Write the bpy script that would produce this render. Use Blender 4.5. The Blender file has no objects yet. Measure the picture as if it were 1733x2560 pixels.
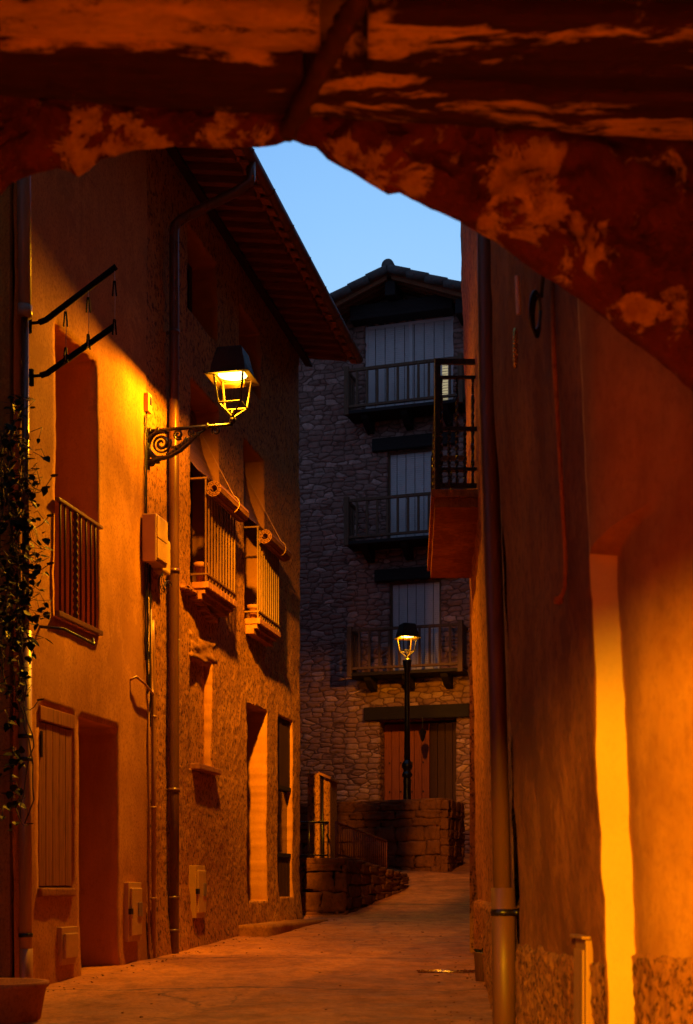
import bpy, bmesh, math, random
from mathutils import Vector, Matrix, noise
R = math.radians
rnd = random.Random(7)
C = bpy.context.scene.collection
S = bpy.context.scene

# ------------------------------------------------------------------ camera model (metres; y = depth into the street)
F, CX, HY, EYE = 3400.0, 866.5, 2220.0, 1.15
def K(px): return (px - CX) / F
def Z(py, d): return EYE + (HY - py) / F * d
def P(px, py, d): return Vector((K(px) * d, d, Z(py, d)))
def ground(x, y):
    d = y
    if d < 19.5: z = -.39 - .039 * (19.5 - d)
    else: z = -.39 + .136 * (min(d, 29) - 19.5)
    # soften the crease
    t = max(0, 1 - abs(d - 19.5) / .6)
    z += .02 * t * t
    return EYE + z

# ------------------------------------------------------------------ helpers
WM = {}
def empty(name, loc, rz=0):
    o = bpy.data.objects.new(name, None); C.objects.link(o)
    o.empty_display_size = .1
    o.location = loc; o.rotation_euler = (0, 0, rz)
    WM[o] = Matrix.Translation(Vector(loc)) @ Matrix.Rotation(rz, 4, 'Z')
    return o
def tag(o, label=None, cat=None, group=None, kind=None):
    if label: o['label'] = label
    if cat: o['category'] = cat
    if group: o['group'] = group
    if kind: o['kind'] = kind
    return o
def thing(name, label, cat, loc, rz=0, group=None):
    return tag(empty(name, loc, rz), label, cat, group)
def obj(name, bm, mats, parent=None, smooth=False, doubles=0):
    if not isinstance(mats, (list, tuple)): mats = [mats]
    if doubles: bmesh.ops.remove_doubles(bm, verts=bm.verts, dist=doubles)
    bmesh.ops.recalc_face_normals(bm, faces=bm.faces)
    M = None
    if parent is not None:
        M = WM[parent]
    else:
        xs = [v.co.x for v in bm.verts]; ys = [v.co.y for v in bm.verts]; zs = [v.co.z for v in bm.verts]
        M = Matrix.Translation(((min(xs) + max(xs)) / 2, (min(ys) + max(ys)) / 2, min(zs)))
    bm.transform(M.inverted())
    me = bpy.data.meshes.new(name); bm.to_mesh(me); bm.free()
    for m in mats: me.materials.append(m)
    if smooth:
        for p in me.polygons: p.use_smooth = True
    o = bpy.data.objects.new(name, me); C.objects.link(o)
    if parent is not None: o.parent = parent; WM[o] = M
    else: o.location = M.translation; WM[o] = M
    return o
def solo(name, bm, mats, label, cat, group=None, smooth=False):
    return tag(obj(name, bm, mats, None, smooth), label, cat, group)
def copy_tree(o, parent=None):
    c = o.copy(); C.objects.link(c); c.parent = parent
    for ch in list(o.children): copy_tree(ch, c)
    return c

def B(): return bmesh.new()
def box(bm, x0, x1, y0, y1, z0, z1, M=None, bev=0, mi=0):
    vs = [bm.verts.new((x, y, z)) for x in (x0, x1) for y in (y0, y1) for z in (z0, z1)]
    fs = [bm.faces.new([vs[i] for i in q]) for q in ((0,1,3,2),(4,6,7,5),(0,4,5,1),(2,3,7,6),(0,2,6,4),(1,5,7,3))]
    for f in fs: f.material_index = mi
    if bev:
        es = list({e for f in fs for e in f.edges})
        r = bmesh.ops.bevel(bm, geom=es, offset=bev, segments=2, affect='EDGES', profile=.6)
        vs = list({v for f in r['faces'] for v in f.verts} | {v for v in vs if v.is_valid})
    if M is not None:
        for v in vs: v.co = M @ v.co
    return vs
def tube(bm, pts, r, n=8, M=None, cap=True, rs=None):
    pts = [Vector(p) for p in pts]
    if M is not None: pts = [M @ p for p in pts]
    rings = []; up = None
    for i, p in enumerate(pts):
        a = pts[max(i - 1, 0)]; b = pts[min(i + 1, len(pts) - 1)]
        t = (b - a).normalized()
        if up is None:
            up = Vector((0, 0, 1)) if abs(t.z) < .9 else Vector((1, 0, 0))
        s = t.cross(up).normalized(); up = s.cross(t).normalized()
        rr = rs[i] if rs else r
        rings.append([bm.verts.new(p + (s * math.cos(k * 2 * math.pi / n) + up * math.sin(k * 2 * math.pi / n)) * rr) for k in range(n)])
    for a, b in zip(rings, rings[1:]):
        for k in range(n):
            bm.faces.new((a[k], a[(k + 1) % n], b[(k + 1) % n], b[k]))
    if cap:
        bm.faces.new(rings[0][::-1]); bm.faces.new(rings[-1])
def lathe(bm, prof, n=24, M=None, phase=0):
    rings = []
    for r, z in prof:
        ring = [bm.verts.new((r * math.cos(phase + k * 2 * math.pi / n), r * math.sin(phase + k * 2 * math.pi / n), z)) for k in range(n)]
        rings.append(ring)
    for a, b in zip(rings, rings[1:]):
        for k in range(n): bm.faces.new((a[k], a[(k + 1) % n], b[(k + 1) % n], b[k]))
    bm.faces.new(rings[0][::-1]); bm.faces.new(rings[-1])
    if M is not None:
        for ring in rings:
            for v in ring: v.co = M @ v.co
def fr(x, y, z, H=.6, o=5):
    return noise.fractal(Vector((x, y, z)), H, 2.0, o)
def n1(x, y=0, z=0): return noise.noise(Vector((x, y, z)))
def smooth01(a, b, x):
    t = max(0, min(1, (x - a) / (b - a))); return t * t * (3 - 2 * t)

def axis(lo, hi, brk, cell):
    b = sorted({lo, hi, *[x for x in brk if lo < x < hi]})
    out = [b[0]]
    for a, c in zip(b, b[1:]):
        n = max(1, math.ceil((c - a) / cell))
        out += [a + (c - a) * i / n for i in range(1, n)] + [c]
    return out
def facade(u0, u1, z0, z1, ops, cell, M, disp=None, clip=None, jit=.006):
    """wall with real recessed openings; local x along the wall, y into the wall, z up. ops: (u0,u1,z0,z1,depth[,arch])"""
    bm = B()
    us = axis(u0, u1, [o[0] for o in ops] + [o[1] for o in ops], cell)
    zs = axis(z0, z1, [o[2] for o in ops] + [o[3] for o in ops], cell)
    V = {}
    def arch(u, z):
        for o in ops:
            if len(o) > 5 and abs(z - o[3]) < 1e-6 and o[0] <= u <= o[1]:
                q = (u - o[0]) / (o[1] - o[0]) * 2 - 1
                return o[5] * (1 - q * q)
        return 0
    def gv(i, j):
        if (i, j) not in V:
            u, z = us[i], zs[j]
            dy = disp(u, z) if disp else 0
            e = any(o[0] - 1e-6 <= u <= o[1] + 1e-6 and o[2] - 1e-6 <= z <= o[3] + 1e-6 for o in ops)
            du = dz = 0
            if e:
                du = jit * n1(u * 9, z * 9, 3) + jit * n1(u * 25, z * 25, 4); dz = jit * n1(u * 9, z * 9, 8) + arch(u, z)
            V[i, j] = bm.verts.new((u + du, -dy, z + dz))
        return V[i, j]
    def inside(u, z): return any(o[0] < u < o[1] and o[2] < z < o[3] for o in ops)
    for i in range(len(us) - 1):
        for j in range(len(zs) - 1):
            cu, cz = (us[i] + us[i + 1]) / 2, (zs[j] + zs[j + 1]) / 2
            if inside(cu, cz) or (clip and not clip(cu, cz)): continue
            bm.faces.new((gv(i, j), gv(i + 1, j), gv(i + 1, j + 1), gv(i, j + 1)))
    for o in ops:
        ia, ib = us.index(o[0]), us.index(o[1]); ja, jb = zs.index(o[2]), zs.index(o[3])
        loop = [(i, ja) for i in range(ia, ib)] + [(ib, j) for j in range(ja, jb)] + [(i, jb) for i in range(ib, ia, -1)] + [(ia, j) for j in range(jb, ja, -1)]
        n = max(2, math.ceil(o[4] / .08)); prev = [gv(*k) for k in loop]
        for s in range(1, n + 1):
            cur = []
            for v0, k in zip([gv(*k) for k in loop], loop):
                y = v0.co.y + (o[4] - v0.co.y) * s / n
                w = .0012 * n1(us[k[0]] * 5, zs[k[1]] * 5, y * 9)
                cur.append(bm.verts.new((v0.co.x + w, y, v0.co.z + w)))
            for q in range(len(loop)):
                f = bm.faces.new((prev[q], prev[(q + 1) % len(loop)], cur[(q + 1) % len(loop)], cur[q])); f.material_index = 1
            prev = cur
    bm.transform(M)
    return bm

# ------------------------------------------------------------------ materials
def newmat(name):
    m = bpy.data.materials.new(name); m.use_nodes = True
    nt = m.node_tree; b = nt.nodes['Principled BSDF']
    return m, nt, b
def N(nt, t, **kw):
    n = nt.nodes.new(t)
    for k, v in kw.items():
        if k in n.inputs: n.inputs[k].default_value = v
        else: setattr(n, k, v)
    return n
def coords(nt, sc=(1, 1, 1), src='Object'):
    tc = N(nt, 'ShaderNodeTexCoord'); mp = N(nt, 'ShaderNodeMapping')
    mp.inputs['Scale'].default_value = sc
    nt.links.new(tc.outputs[src], mp.inputs['Vector']); return mp.outputs[0]
def noisef(nt, scale, detail=6, rough=.6, sc=(1, 1, 1), dist=0):
    n = N(nt, 'ShaderNodeTexNoise', Scale=scale, Detail=detail, Roughness=rough, Distortion=dist)
    nt.links.new(coords(nt, sc), n.inputs['Vector']); return n.outputs['Fac']
def ramp(nt, fac, stops):
    r = N(nt, 'ShaderNodeValToRGB'); e = r.color_ramp.elements
    while len(e) > 1: e.remove(e[-1])
    e[0].position, e[0].color = stops[0][0], (*stops[0][1], 1) if len(stops[0][1]) == 3 else stops[0][1]
    for p, c in stops[1:]:
        x = e.new(p); x.color = (*c, 1) if len(c) == 3 else c
    nt.links.new(fac, r.inputs[0]); return r.outputs[0]
def g(v): return (v, v, v)
def mix(nt, a, b, fac, mode='MIX'):
    m = N(nt, 'ShaderNodeMix', data_type='RGBA', blend_type=mode)
    for s, i in ((fac, 0), (a, 6), (b, 7)):
        if hasattr(s, 'links'): nt.links.new(s, m.inputs[i])
        elif i == 0: m.inputs[0].default_value = s
        else: m.inputs[i].default_value = (*s, 1)
    return m.outputs[2]
def bump(nt, b, h, strength, dist, prev=None):
    n = N(nt, 'ShaderNodeBump', Strength=strength, Distance=dist)
    nt.links.new(h, n.inputs['Height'])
    if prev is not None: nt.links.new(prev, n.inputs['Normal'])
    nt.links.new(n.outputs[0], b.inputs['Normal']); return n.outputs[0]
def plaster(name, c1, c2, dark, fine=40, bs=.6, bd=.01, pits=.35, streak=.5, rough=.9, sc=1.0, patch=0):
    m, nt, b = newmat(name)
    col = mix(nt, c1, c2, ramp(nt, noisef(nt, 1.6 * sc, 8, .65), [(.35, g(0)), (.65, g(1))]))
    st = ramp(nt, noisef(nt, 4 * sc, 7, .65, (1.3, 1.3, .4)), [(.40, g(1)), (.66, g(0))])
    stf = N(nt, 'ShaderNodeMath', operation='MULTIPLY'); nt.links.new(st, stf.inputs[0]); stf.inputs[1].default_value = streak
    inv = N(nt, 'ShaderNodeMath', operation='SUBTRACT'); inv.inputs[0].default_value = streak; nt.links.new(stf.outputs[0], inv.inputs[1])
    col = mix(nt, col, dark, inv.outputs[0])
    pf = ramp(nt, noisef(nt, fine, 6, .7, (1, 1, .7)), [(.39, g(pits)), (.51, g(0))])
    col = mix(nt, col, dark, pf)
    bl = ramp(nt, noisef(nt, 5.5 * sc, 10, .75), [(.58, g(0)), (.7, g(.45))])
    col = mix(nt, col, dark, bl)
    if patch:
        pm = ramp(nt, noisef(nt, 1.15, 11, .68, (1, 1, .8), .4), [(.555, g(0)), (.575, g(patch))])
        col = mix(nt, col, mix(nt, c2, dark, .45), pm)
    nt.links.new(col, b.inputs['Base Color']); b.inputs['Roughness'].default_value = rough
    b.inputs['Specular IOR Level'].default_value = .2
    n = bump(nt, b, noisef(nt, fine * .55, 9, .7), bs, bd)
    n = bump(nt, b, noisef(nt, fine * 3, 4, .6), bs * .5, bd * .25, n)
    return m
def simple(name, c, rough=.6, metal=0, var=.25, scale=12, bs=.15, bd=.003, sc=(1, 1, 1), spec=.5):
    m, nt, b = newmat(name)
    c2 = tuple(x * (1 - var) for x in c)
    col = mix(nt, c, c2, ramp(nt, noisef(nt, scale, 7, .65, sc), [(.35, g(0)), (.68, g(1))]))
    nt.links.new(col, b.inputs['Base Color'])
    rr = ramp(nt, noisef(nt, scale * 2, 5, .6, sc), [(.3, g(max(.05, rough - .12))), (.7, g(min(1, rough + .12)))])
    nt.links.new(rr, b.inputs['Roughness']); b.inputs['Metallic'].default_value = metal
    b.inputs['Specular IOR Level'].default_value = spec
    bump(nt, b, noisef(nt, scale * 4, 6, .6, sc), bs, bd)
    return m
def wood(name, c1, c2, plank=0, axis_i=0, rough=.75, grain=(18, 18, .8), bs=.5):
    m, nt, b = newmat(name)
    f = noisef(nt, 2.2, 8, .7, grain, .3)
    col = mix(nt, c1, c2, ramp(nt, f, [(.3, g(0)), (.7, g(1))]))
    col = mix(nt, col, tuple(x * .3 for x in c2), ramp(nt, noisef(nt, 3.0, 6, .7, tuple(x * 1.7 for x in grain)), [(.55, g(0)), (.64, g(.85))]))
    h = f
    if plank:
        tc = N(nt, 'ShaderNodeTexCoord'); sp = N(nt, 'ShaderNodeSeparateXYZ'); nt.links.new(tc.outputs['Object'], sp.inputs[0])
    nt.links.new(col, b.inputs['Base Color']); b.inputs['Roughness'].default_value = rough
    b.inputs['Specular IOR Level'].default_value = .25
    bump(nt, b, h, bs, .004)
    return m
def emitter(name, c, s):
    m, nt, b = newmat(name); nt.nodes.remove(b)
    e = N(nt, 'ShaderNodeEmission'); e.inputs[0].default_value = (*c, 1); e.inputs[1].default_value = s
    nt.links.new(e.outputs[0], nt.nodes['Material Output'].inputs[0]); return m
def rubble(name, c1, c2, c3, mortar, sc=(2.6, 2.6, 5.2), bs=1.0):
    m, nt, b = newmat(name)
    tc = N(nt, 'ShaderNodeTexCoord'); mp = N(nt, 'ShaderNodeMapping'); mp.inputs['Scale'].default_value = sc
    nt.links.new(tc.outputs['Object'], mp.inputs[0])
    nz = N(nt, 'ShaderNodeTexNoise', Scale=.9, Detail=3); nt.links.new(mp.outputs[0], nz.inputs[0])
    ad = N(nt, 'ShaderNodeVectorMath', operation='MULTIPLY_ADD'); nt.links.new(nz.outputs['Color'], ad.inputs[0])
    ad.inputs[1].default_value = (.55, .55, .55); nt.links.new(mp.outputs[0], ad.inputs[2])
    v1 = N(nt, 'ShaderNodeTexVoronoi', distance='MINKOWSKI', feature='F1', Scale=1.0, Exponent=4.0, Randomness=.82); nt.links.new(ad.outputs[0], v1.inputs['Vector'])
    v2 = N(nt, 'ShaderNodeTexVoronoi', distance='MINKOWSKI', feature='F2', Scale=1.0, Exponent=4.0, Randomness=.82); nt.links.new(ad.outputs[0], v2.inputs['Vector'])
    df = N(nt, 'ShaderNodeMath', operation='SUBTRACT'); nt.links.new(v2.outputs['Distance'], df.inputs[0]); nt.links.new(v1.outputs['Distance'], df.inputs[1])
    sep = N(nt, 'ShaderNodeSeparateColor'); nt.links.new(v1.outputs['Color'], sep.inputs[0])
    col = ramp(nt, sep.outputs[0], [(0, c1), (.3, c2), (.6, c1), (.82, c3), (1, tuple(x * 1.5 for x in c3))])
    col = mix(nt, col, tuple(x * .4 for x in c1), ramp(nt, noisef(nt, 9, 8, .7), [(.45, g(0)), (.75, g(.8))]))
    mf = ramp(nt, df.outputs[0], [(.02, g(1)), (.10, g(0))])
    col = mix(nt, col, mortar, mf)
    nt.links.new(col, b.inputs['Base Color']); b.inputs['Roughness'].default_value = .9; b.inputs['Specular IOR Level'].default_value = .2
    h = ramp(nt, df.outputs[0], [(0, g(0)), (.12, g(.55)), (.4, g(1))])
    n = bump(nt, b, h, bs, .05)
    bump(nt, b, noisef(nt, 22, 8, .7), .6, .02, n)
    return m

M_ochre = plaster('ochre_plaster', (0.56, 0.256, 0.0403), (0.44, 0.184, 0.0269), (0.2, 0.068, 0.0101), 55, .55, .006, .55, .3, patch=.6)
M_rough = plaster('rough_lime_plaster', (.50, .215, .034), (.36, .14, .02), (.09, .028, .004), 30, 1.0, .016, 1.0, .15)
M_reveal = plaster('smooth_reveal_plaster', (.64, .265, .04), (.56, .22, .032), (.26, .08, .012), 60, .15, .002, .15, .3, patch=.6)
M_reveal_rough = plaster('worn_reveal_plaster', (.42, .18, .045), (.36, .15, .036), (.2, .075, .02), 50, .3, .004, .2, .2)
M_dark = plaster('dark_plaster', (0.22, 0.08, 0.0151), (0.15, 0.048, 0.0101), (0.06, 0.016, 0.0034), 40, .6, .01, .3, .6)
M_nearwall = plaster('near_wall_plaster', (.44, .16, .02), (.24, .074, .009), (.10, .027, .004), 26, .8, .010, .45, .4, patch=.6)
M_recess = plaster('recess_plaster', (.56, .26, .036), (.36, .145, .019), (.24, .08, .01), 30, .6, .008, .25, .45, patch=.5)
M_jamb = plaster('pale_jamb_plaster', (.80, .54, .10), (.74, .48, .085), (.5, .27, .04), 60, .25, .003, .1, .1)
M_pebble = plaster('pebbledash', (.46, .19, .03), (.34, .12, .018), (.06, .018, .003), 42, 1.0, .012, .95, .1)
M_step = plaster('worn_stone', (0.42, 0.184, 0.0302), (0.3, 0.12, 0.0185), (0.14, 0.044, 0.0067), 30, .8, .012, .5, .2)
M_rubble = rubble('rubble_stone', (.32, .150, .115), (.27, .130, .10), (.37, .20, .16), (.13, .058, .042), (4.0, 4.0, 9.2), .7)
M_stone = plaster('field_stone', (.20, .070, .022), (.11, .036, .012), (.04, .012, .005), 18, 1.0, .02, .4, .1, sc=2)
M_mortar = plaster('dark_mortar', (0.09, 0.032, 0.0067), (0.06, 0.02, 0.004), (0.03, 0.0096, 0.002), 30, .8, .01)
M_iron = simple('black_iron', (.011, .006, .004), .34, .0, .3, 30, .3, .002, spec=.5)
M_rack = simple('matt_black_paint', (.008, .004, .003), .85, 0, .2, 20, .1, .001, spec=.08)
M_rail = simple('painted_iron_bars', (.17, .07, .018), .45, 0, .35, 25, .2, .002)
M_rust = simple('rust_red_railing', (.22, .05, .025), .6, 0, .35, 25, .2, .002)
M_lampcap = simple('lamp_metal', (.016, .007, .003), .6, 0, .2, 10, .05, .001, spec=.2)
M_brownpipe = simple('brown_pipe_paint', (.13, .05, .022), .33, 0, .3, 6, .1, .002, (3, 3, .5))
M_greypipe = simple('grey_pipe', (.30, .20, .13), .42, 0, .25, 5, .08, .002, (3, 3, .4))
M_creampipe = simple('cream_pipe', (.42, .20, .045), .4, 0, .35, 5, .08, .002, (3, 3, .4))
M_rightpipe = simple('ochre_pipe_paint', (.15, .055, .018), .5, 0, .3, 5, .12, .003, (3, 3, .4))
M_box = simple('cream_enclosure', (.56, .32, .06), .5, 0, .15, 8, .06, .001)
M_tile = simple('terracotta', (.36, .125, .045), .85, 0, .4, 14, .4, .006)
M_rooftile = simple('grey_roof_tile', (.11, .085, .075), .85, 0, .4, 14, .4, .006)
M_gutter = simple('gutter_metal', (.16, .05, .022), .42, 0, .35, 8, .1, .002, spec=.5)
M_beam = wood('old_beam', (.045, .018, .01), (.022, .008, .005), grain=(.8, 18, 18))
M_eavewood = wood('eave_wood', (.26, .08, .028), (.13, .038, .014), grain=(18, 1, 18))
M_balwood = wood('balcony_wood', (.15, .075, .04), (.09, .042, .022), grain=(14, 14, 1))
M_lintel = wood('dark_lintel', (.022, .012, .010), (.012, .006, .005), grain=(1, 14, 14))
M_shutwood = wood('weathered_shutter', (.40, .165, .04), (.22, .08, .018), grain=(24, 24, .7))
M_door = wood('warm_door_wood', (.42, .11, .03), (.30, .07, .018), grain=(22, 22, .8))
M_doord = wood('dark_door_wood', (.07, .024, .014), (.045, .015, .01), grain=(22, 22, .8))
M_blind = wood('blind_slats', (.27, .105, .04), (.18, .065, .025), grain=(1, 22, 22))
M_slat = simple('pale_roller_shutter', (.58, .48, .46), .45, 0, .12, 4, .03, .001)
M_darkroom = simple('dark_interior', (.018, .008, .005), .9, 0, .3, 4)
M_pane = simple('window_glass', (.02, .012, .014), .08, 0, .1, 3, .02, .0005, spec=.8)
M_cable = simple('black_cable', (.02, .01, .008), .5, 0, .2, 30)
M_leaf = simple('ivy_leaf', (.020, .020, .004), .55, 0, .5, 6, .1, .002, spec=.08)
M_stem = simple('vine_stem', (.08, .05, .02), .7, 0, .4, 20)
M_brass = simple('brass', (.7, .42, .1), .25, 1, .2, 20, .05, .001)
M_white = simple('white_plastic', (.6, .42, .28), .5, 0, .15, 20)
M_blue = simple('blue_door_paint', (.02, .012, .08), .4, 0, .2, 5)
M_lamp = emitter('lamp_glow', (1, .66, .12), 14)
M_reflection = emitter('reflection_glow', (1, .85, .5), .38)  # glow painted in for a reflection on the top shutter

def mat_street():
    m, nt, b = newmat('worn_concrete')
    c1, c2, dk = (.62, .240, .034), (.42, .150, .021), (.15, .046, .008)
    base = mix(nt, c1, c2, ramp(nt, noisef(nt, 1.1, 10, .7, (.8, 1, 1)), [(.35, g(0)), (.65, g(1))]))
    # rough strip right of a diagonal joint
    tc = N(nt, 'ShaderNodeTexCoord'); dt = N(nt, 'ShaderNodeVectorMath', operation='DOT_PRODUCT'); nt.links.new(tc.outputs['Object'], dt.inputs[0])
    dt.inputs[1].default_value = (.953, -.3026, 0)   # line through (-.45,10.5),(1.55,16.8) : value -3.606
    w = N(nt, 'ShaderNodeMath', operation='ADD'); nt.links.new(dt.outputs['Value'], w.inputs[0])
    nz = N(nt, 'ShaderNodeMath', operation='MULTIPLY'); nt.links.new(noisef(nt, 2.5, 4), nz.inputs[0]); nz.inputs[1].default_value = .25
    nt.links.new(nz.outputs[0], w.inputs[1])
    side = N(nt, 'ShaderNodeMapRange'); nt.links.new(w.outputs[0], side.inputs[0])
    side.inputs[1].default_value = -3.50; side.inputs[2].default_value = -3.42
    rough = mix(nt, (.46, .165, .024), dk, ramp(nt, noisef(nt, 2.4, 11, .78, (.8, 1.2, 1)), [(.4, g(0)), (.66, g(1))]))
    col = mix(nt, base, rough, side.outputs[0])
    sep = N(nt, 'ShaderNodeSeparateXYZ'); nt.links.new(tc.outputs['Object'], sep.inputs[0])
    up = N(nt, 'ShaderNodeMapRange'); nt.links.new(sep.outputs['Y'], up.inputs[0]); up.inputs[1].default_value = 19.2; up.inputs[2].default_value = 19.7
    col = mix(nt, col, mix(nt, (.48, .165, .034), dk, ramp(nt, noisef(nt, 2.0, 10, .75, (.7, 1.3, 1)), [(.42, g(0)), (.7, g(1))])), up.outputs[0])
    # damp stains, stretched across the street, and cracks
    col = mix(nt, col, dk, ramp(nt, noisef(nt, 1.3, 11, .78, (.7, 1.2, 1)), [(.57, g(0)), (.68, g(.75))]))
    vo = N(nt, 'ShaderNodeTexVoronoi', feature='DISTANCE_TO_EDGE', Scale=.55)
    nn = N(nt, 'ShaderNodeTexNoise', Scale=2.2, Detail=8, Roughness=.7); nt.links.new(coords(nt), nn.inputs[0])
    ad = N(nt, 'ShaderNodeVectorMath', operation='MULTIPLY_ADD'); nt.links.new(nn.outputs['Color'], ad.inputs[0]); ad.inputs[1].default_value = (.7, .7, 0)
    nt.links.new(coords(nt, (1, .8, 0)), ad.inputs[2]); nt.links.new(ad.outputs[0], vo.inputs['Vector'])
    cr = ramp(nt, vo.outputs['Distance'], [(.002, g(.8)), (.007, g(0))])
    cm = N(nt, 'ShaderNodeMath', operation='MULTIPLY'); nt.links.new(cr, cm.inputs[0]); nt.links.new(ramp(nt, noisef(nt, .7, 4), [(.52, g(0)), (.6, g(1))]), cm.inputs[1])
    col = mix(nt, col, (.05, .02, .01), cm.outputs[0])
    col = mix(nt, col, dk, ramp(nt, noisef(nt, 26, 8, .8), [(.50, g(0)), (.64, g(.75))]))
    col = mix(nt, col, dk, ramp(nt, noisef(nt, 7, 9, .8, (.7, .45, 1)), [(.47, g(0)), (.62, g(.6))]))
    col = mix(nt, col, (.56, .215, .035), ramp(nt, noisef(nt, 4.3, 9, .8, (.8, .5, 1)), [(.56, g(0)), (.7, g(.45))]))
    jn = N(nt, 'ShaderNodeMath', operation='MULTIPLY_ADD'); nt.links.new(noisef(nt, .8, 6, .7), jn.inputs[0]); jn.inputs[1].default_value = .5; nt.links.new(sep.outputs['Y'], jn.inputs[2])
    jm = N(nt, 'ShaderNodeMath', operation='PINGPONG'); nt.links.new(jn.outputs[0], jm.inputs[0]); jm.inputs[1].default_value = 1.3
    col = mix(nt, col, (.05, .015, .004), ramp(nt, jm.outputs[0], [(.012, g(.75)), (.03, g(0))]))
    nt.links.new(col, b.inputs['Base Color'])
    nt.links.new(ramp(nt, noisef(nt, 3, 7, .7), [(.3, g(.5)), (.7, g(.85))]), b.inputs['Roughness'])
    b.inputs['Specular IOR Level'].default_value = .35
    n = bump(nt, b, noisef(nt, 6, 11, .75), .7, .03)
    bump(nt, b, noisef(nt, 60, 5, .65), .5, .006, n)
    return m
M_street = mat_street()

def mat_vault(name='peeling_vault'):
    """old red-brown rock and mortar with flakes of surviving limewash"""
    m, nt, b = newmat(name)
    rock = mix(nt, (.22, .048, .013), (.10, .018, .007), ramp(nt, noisef(nt, 2.2, 10, .7), [(.36, g(0)), (.64, g(1))]))
    rock = mix(nt, rock, (.025, .006, .004), ramp(nt, noisef(nt, 6, 9, .75), [(.52, g(0)), (.7, g(.9))]))
    wash = mix(nt, (.78, .54, .10), (.34, .16, .03), ramp(nt, noisef(nt, 9, 10, .8), [(.36, g(0)), (.66, g(1))]))
    tc = N(nt, 'ShaderNodeTexCoord')
    geo = N(nt, 'ShaderNodeNewGeometry')
    tot = None
    def blob(c, r, w=1):
        nonlocal tot
        s = N(nt, 'ShaderNodeVectorMath', operation='SUBTRACT'); nt.links.new(geo.outputs['Position'], s.inputs[0]); s.inputs[1].default_value = c
        q = N(nt, 'ShaderNodeVectorMath', operation='DIVIDE'); nt.links.new(s.outputs[0], q.inputs[0]); q.inputs[1].default_value = r
        l = N(nt, 'ShaderNodeVectorMath', operation='LENGTH'); nt.links.new(q.outputs[0], l.inputs[0])
        mr = N(nt, 'ShaderNodeMapRange'); nt.links.new(l.outputs['Value'], mr.inputs[0]); mr.inputs[1].default_value = 1.3; mr.inputs[2].default_value = 0
        mr.inputs[3].default_value = 0; mr.inputs[4].default_value = w
        if tot is None: tot = mr.outputs[0]
        else:
            a = N(nt, 'ShaderNodeMath', operation='MAXIMUM'); nt.links.new(tot, a.inputs[0]); nt.links.new(mr.outputs[0], a.inputs[1]); tot = a.outputs[0]
    for bl in VAULT_PATCHES: blob(*bl)
    fl = noisef(nt, 5.0, 11, .70, (1, 1.2, 1), .8)
    sm = N(nt, 'ShaderNodeMath', operation='MULTIPLY_ADD'); nt.links.new(tot, sm.inputs[0]); sm.inputs[1].default_value = .42
    f2 = N(nt, 'ShaderNodeMath', operation='MULTIPLY_ADD'); nt.links.new(fl, f2.inputs[0]); f2.inputs[1].default_value = 2.6; f2.inputs[2].default_value = -.85
    nt.links.new(f2.outputs[0], sm.inputs[2])
    mask = ramp(nt, sm.outputs[0], [(.70, g(0)), (.80, g(1))])
    hole = ramp(nt, noisef(nt, 11, 9, .75), [(.36, g(0)), (.46, g(1))])
    mm = N(nt, 'ShaderNodeMath', operation='MULTIPLY'); nt.links.new(mask, mm.inputs[0]); nt.links.new(hole, mm.inputs[1]); mask = mm.outputs[0]
    col = mix(nt, rock, wash, mask)
    nt.links.new(col, b.inputs['Base Color']); b.inputs['Roughness'].default_value = .85; b.inputs['Specular IOR Level'].default_value = .2
    n = bump(nt, b, mask, .5, .012)
    n = bump(nt, b, noisef(nt, 7, 10, .7), .9, .05, n)
    bump(nt, b, noisef(nt, 40, 6, .7), .5, .008, n)
    return m

# ------------------------------------------------------------------ street
def build_street():
    bm = B()
    xs = axis(-40, 40, [-8, -3.2, 3.2, 8], 2.2); xs = sorted(set([x for x in xs if abs(x) > 3.2] + axis(-3.2, 3.2, [], .12)))
    ys = sorted(set(axis(-12, 4, [], 1.0) + axis(4, 30, [], .15) + axis(30, 90, [], 4)))
    g_ = [[bm.verts.new((x, y, ground(x, y) + .012 * fr(x * .9, y * .9, 1) + .004 * fr(x * 5, y * 5, 2))) for y in ys] for x in xs]
    for i in range(len(xs) - 1):
        for j in range(len(ys) - 1):
            bm.faces.new((g_[i][j], g_[i + 1][j], g_[i + 1][j + 1], g_[i][j + 1]))
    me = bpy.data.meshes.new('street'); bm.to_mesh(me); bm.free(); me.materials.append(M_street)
    for p in me.polygons: p.use_smooth = True
    o = bpy.data.objects.new('street', me); C.objects.link(o); tag(o, kind='structure')
build_street()

# ------------------------------------------------------------------ left row of houses
LS, LX = .217, -4.6255
LL = math.sqrt(1 + LS * LS); LANG = math.atan2(1, LS)
ML = Matrix.Translation((LX, 0, 0)) @ Matrix.Rotation(LANG, 4, 'Z')
def Ld(px): return LX / (K(px) - LS)
def Lu(px): return Ld(px) * LL
def Lz(px, py): return Z(py, Ld(px))
def Lp(u, y, z): return ML @ Vector((u, y, z))
def at_left(u, y=0, z=None):
    p = Lp(u, y, 0); p.z = ground(p.x, p.y) if z is None else z; return p
U = LL
z_ = lambda rel: EYE + rel

U_A, U_B, U_C = 9.95 * U, 12.62 * U, 18.5 * U      # ochre house | rough house | corner
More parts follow.
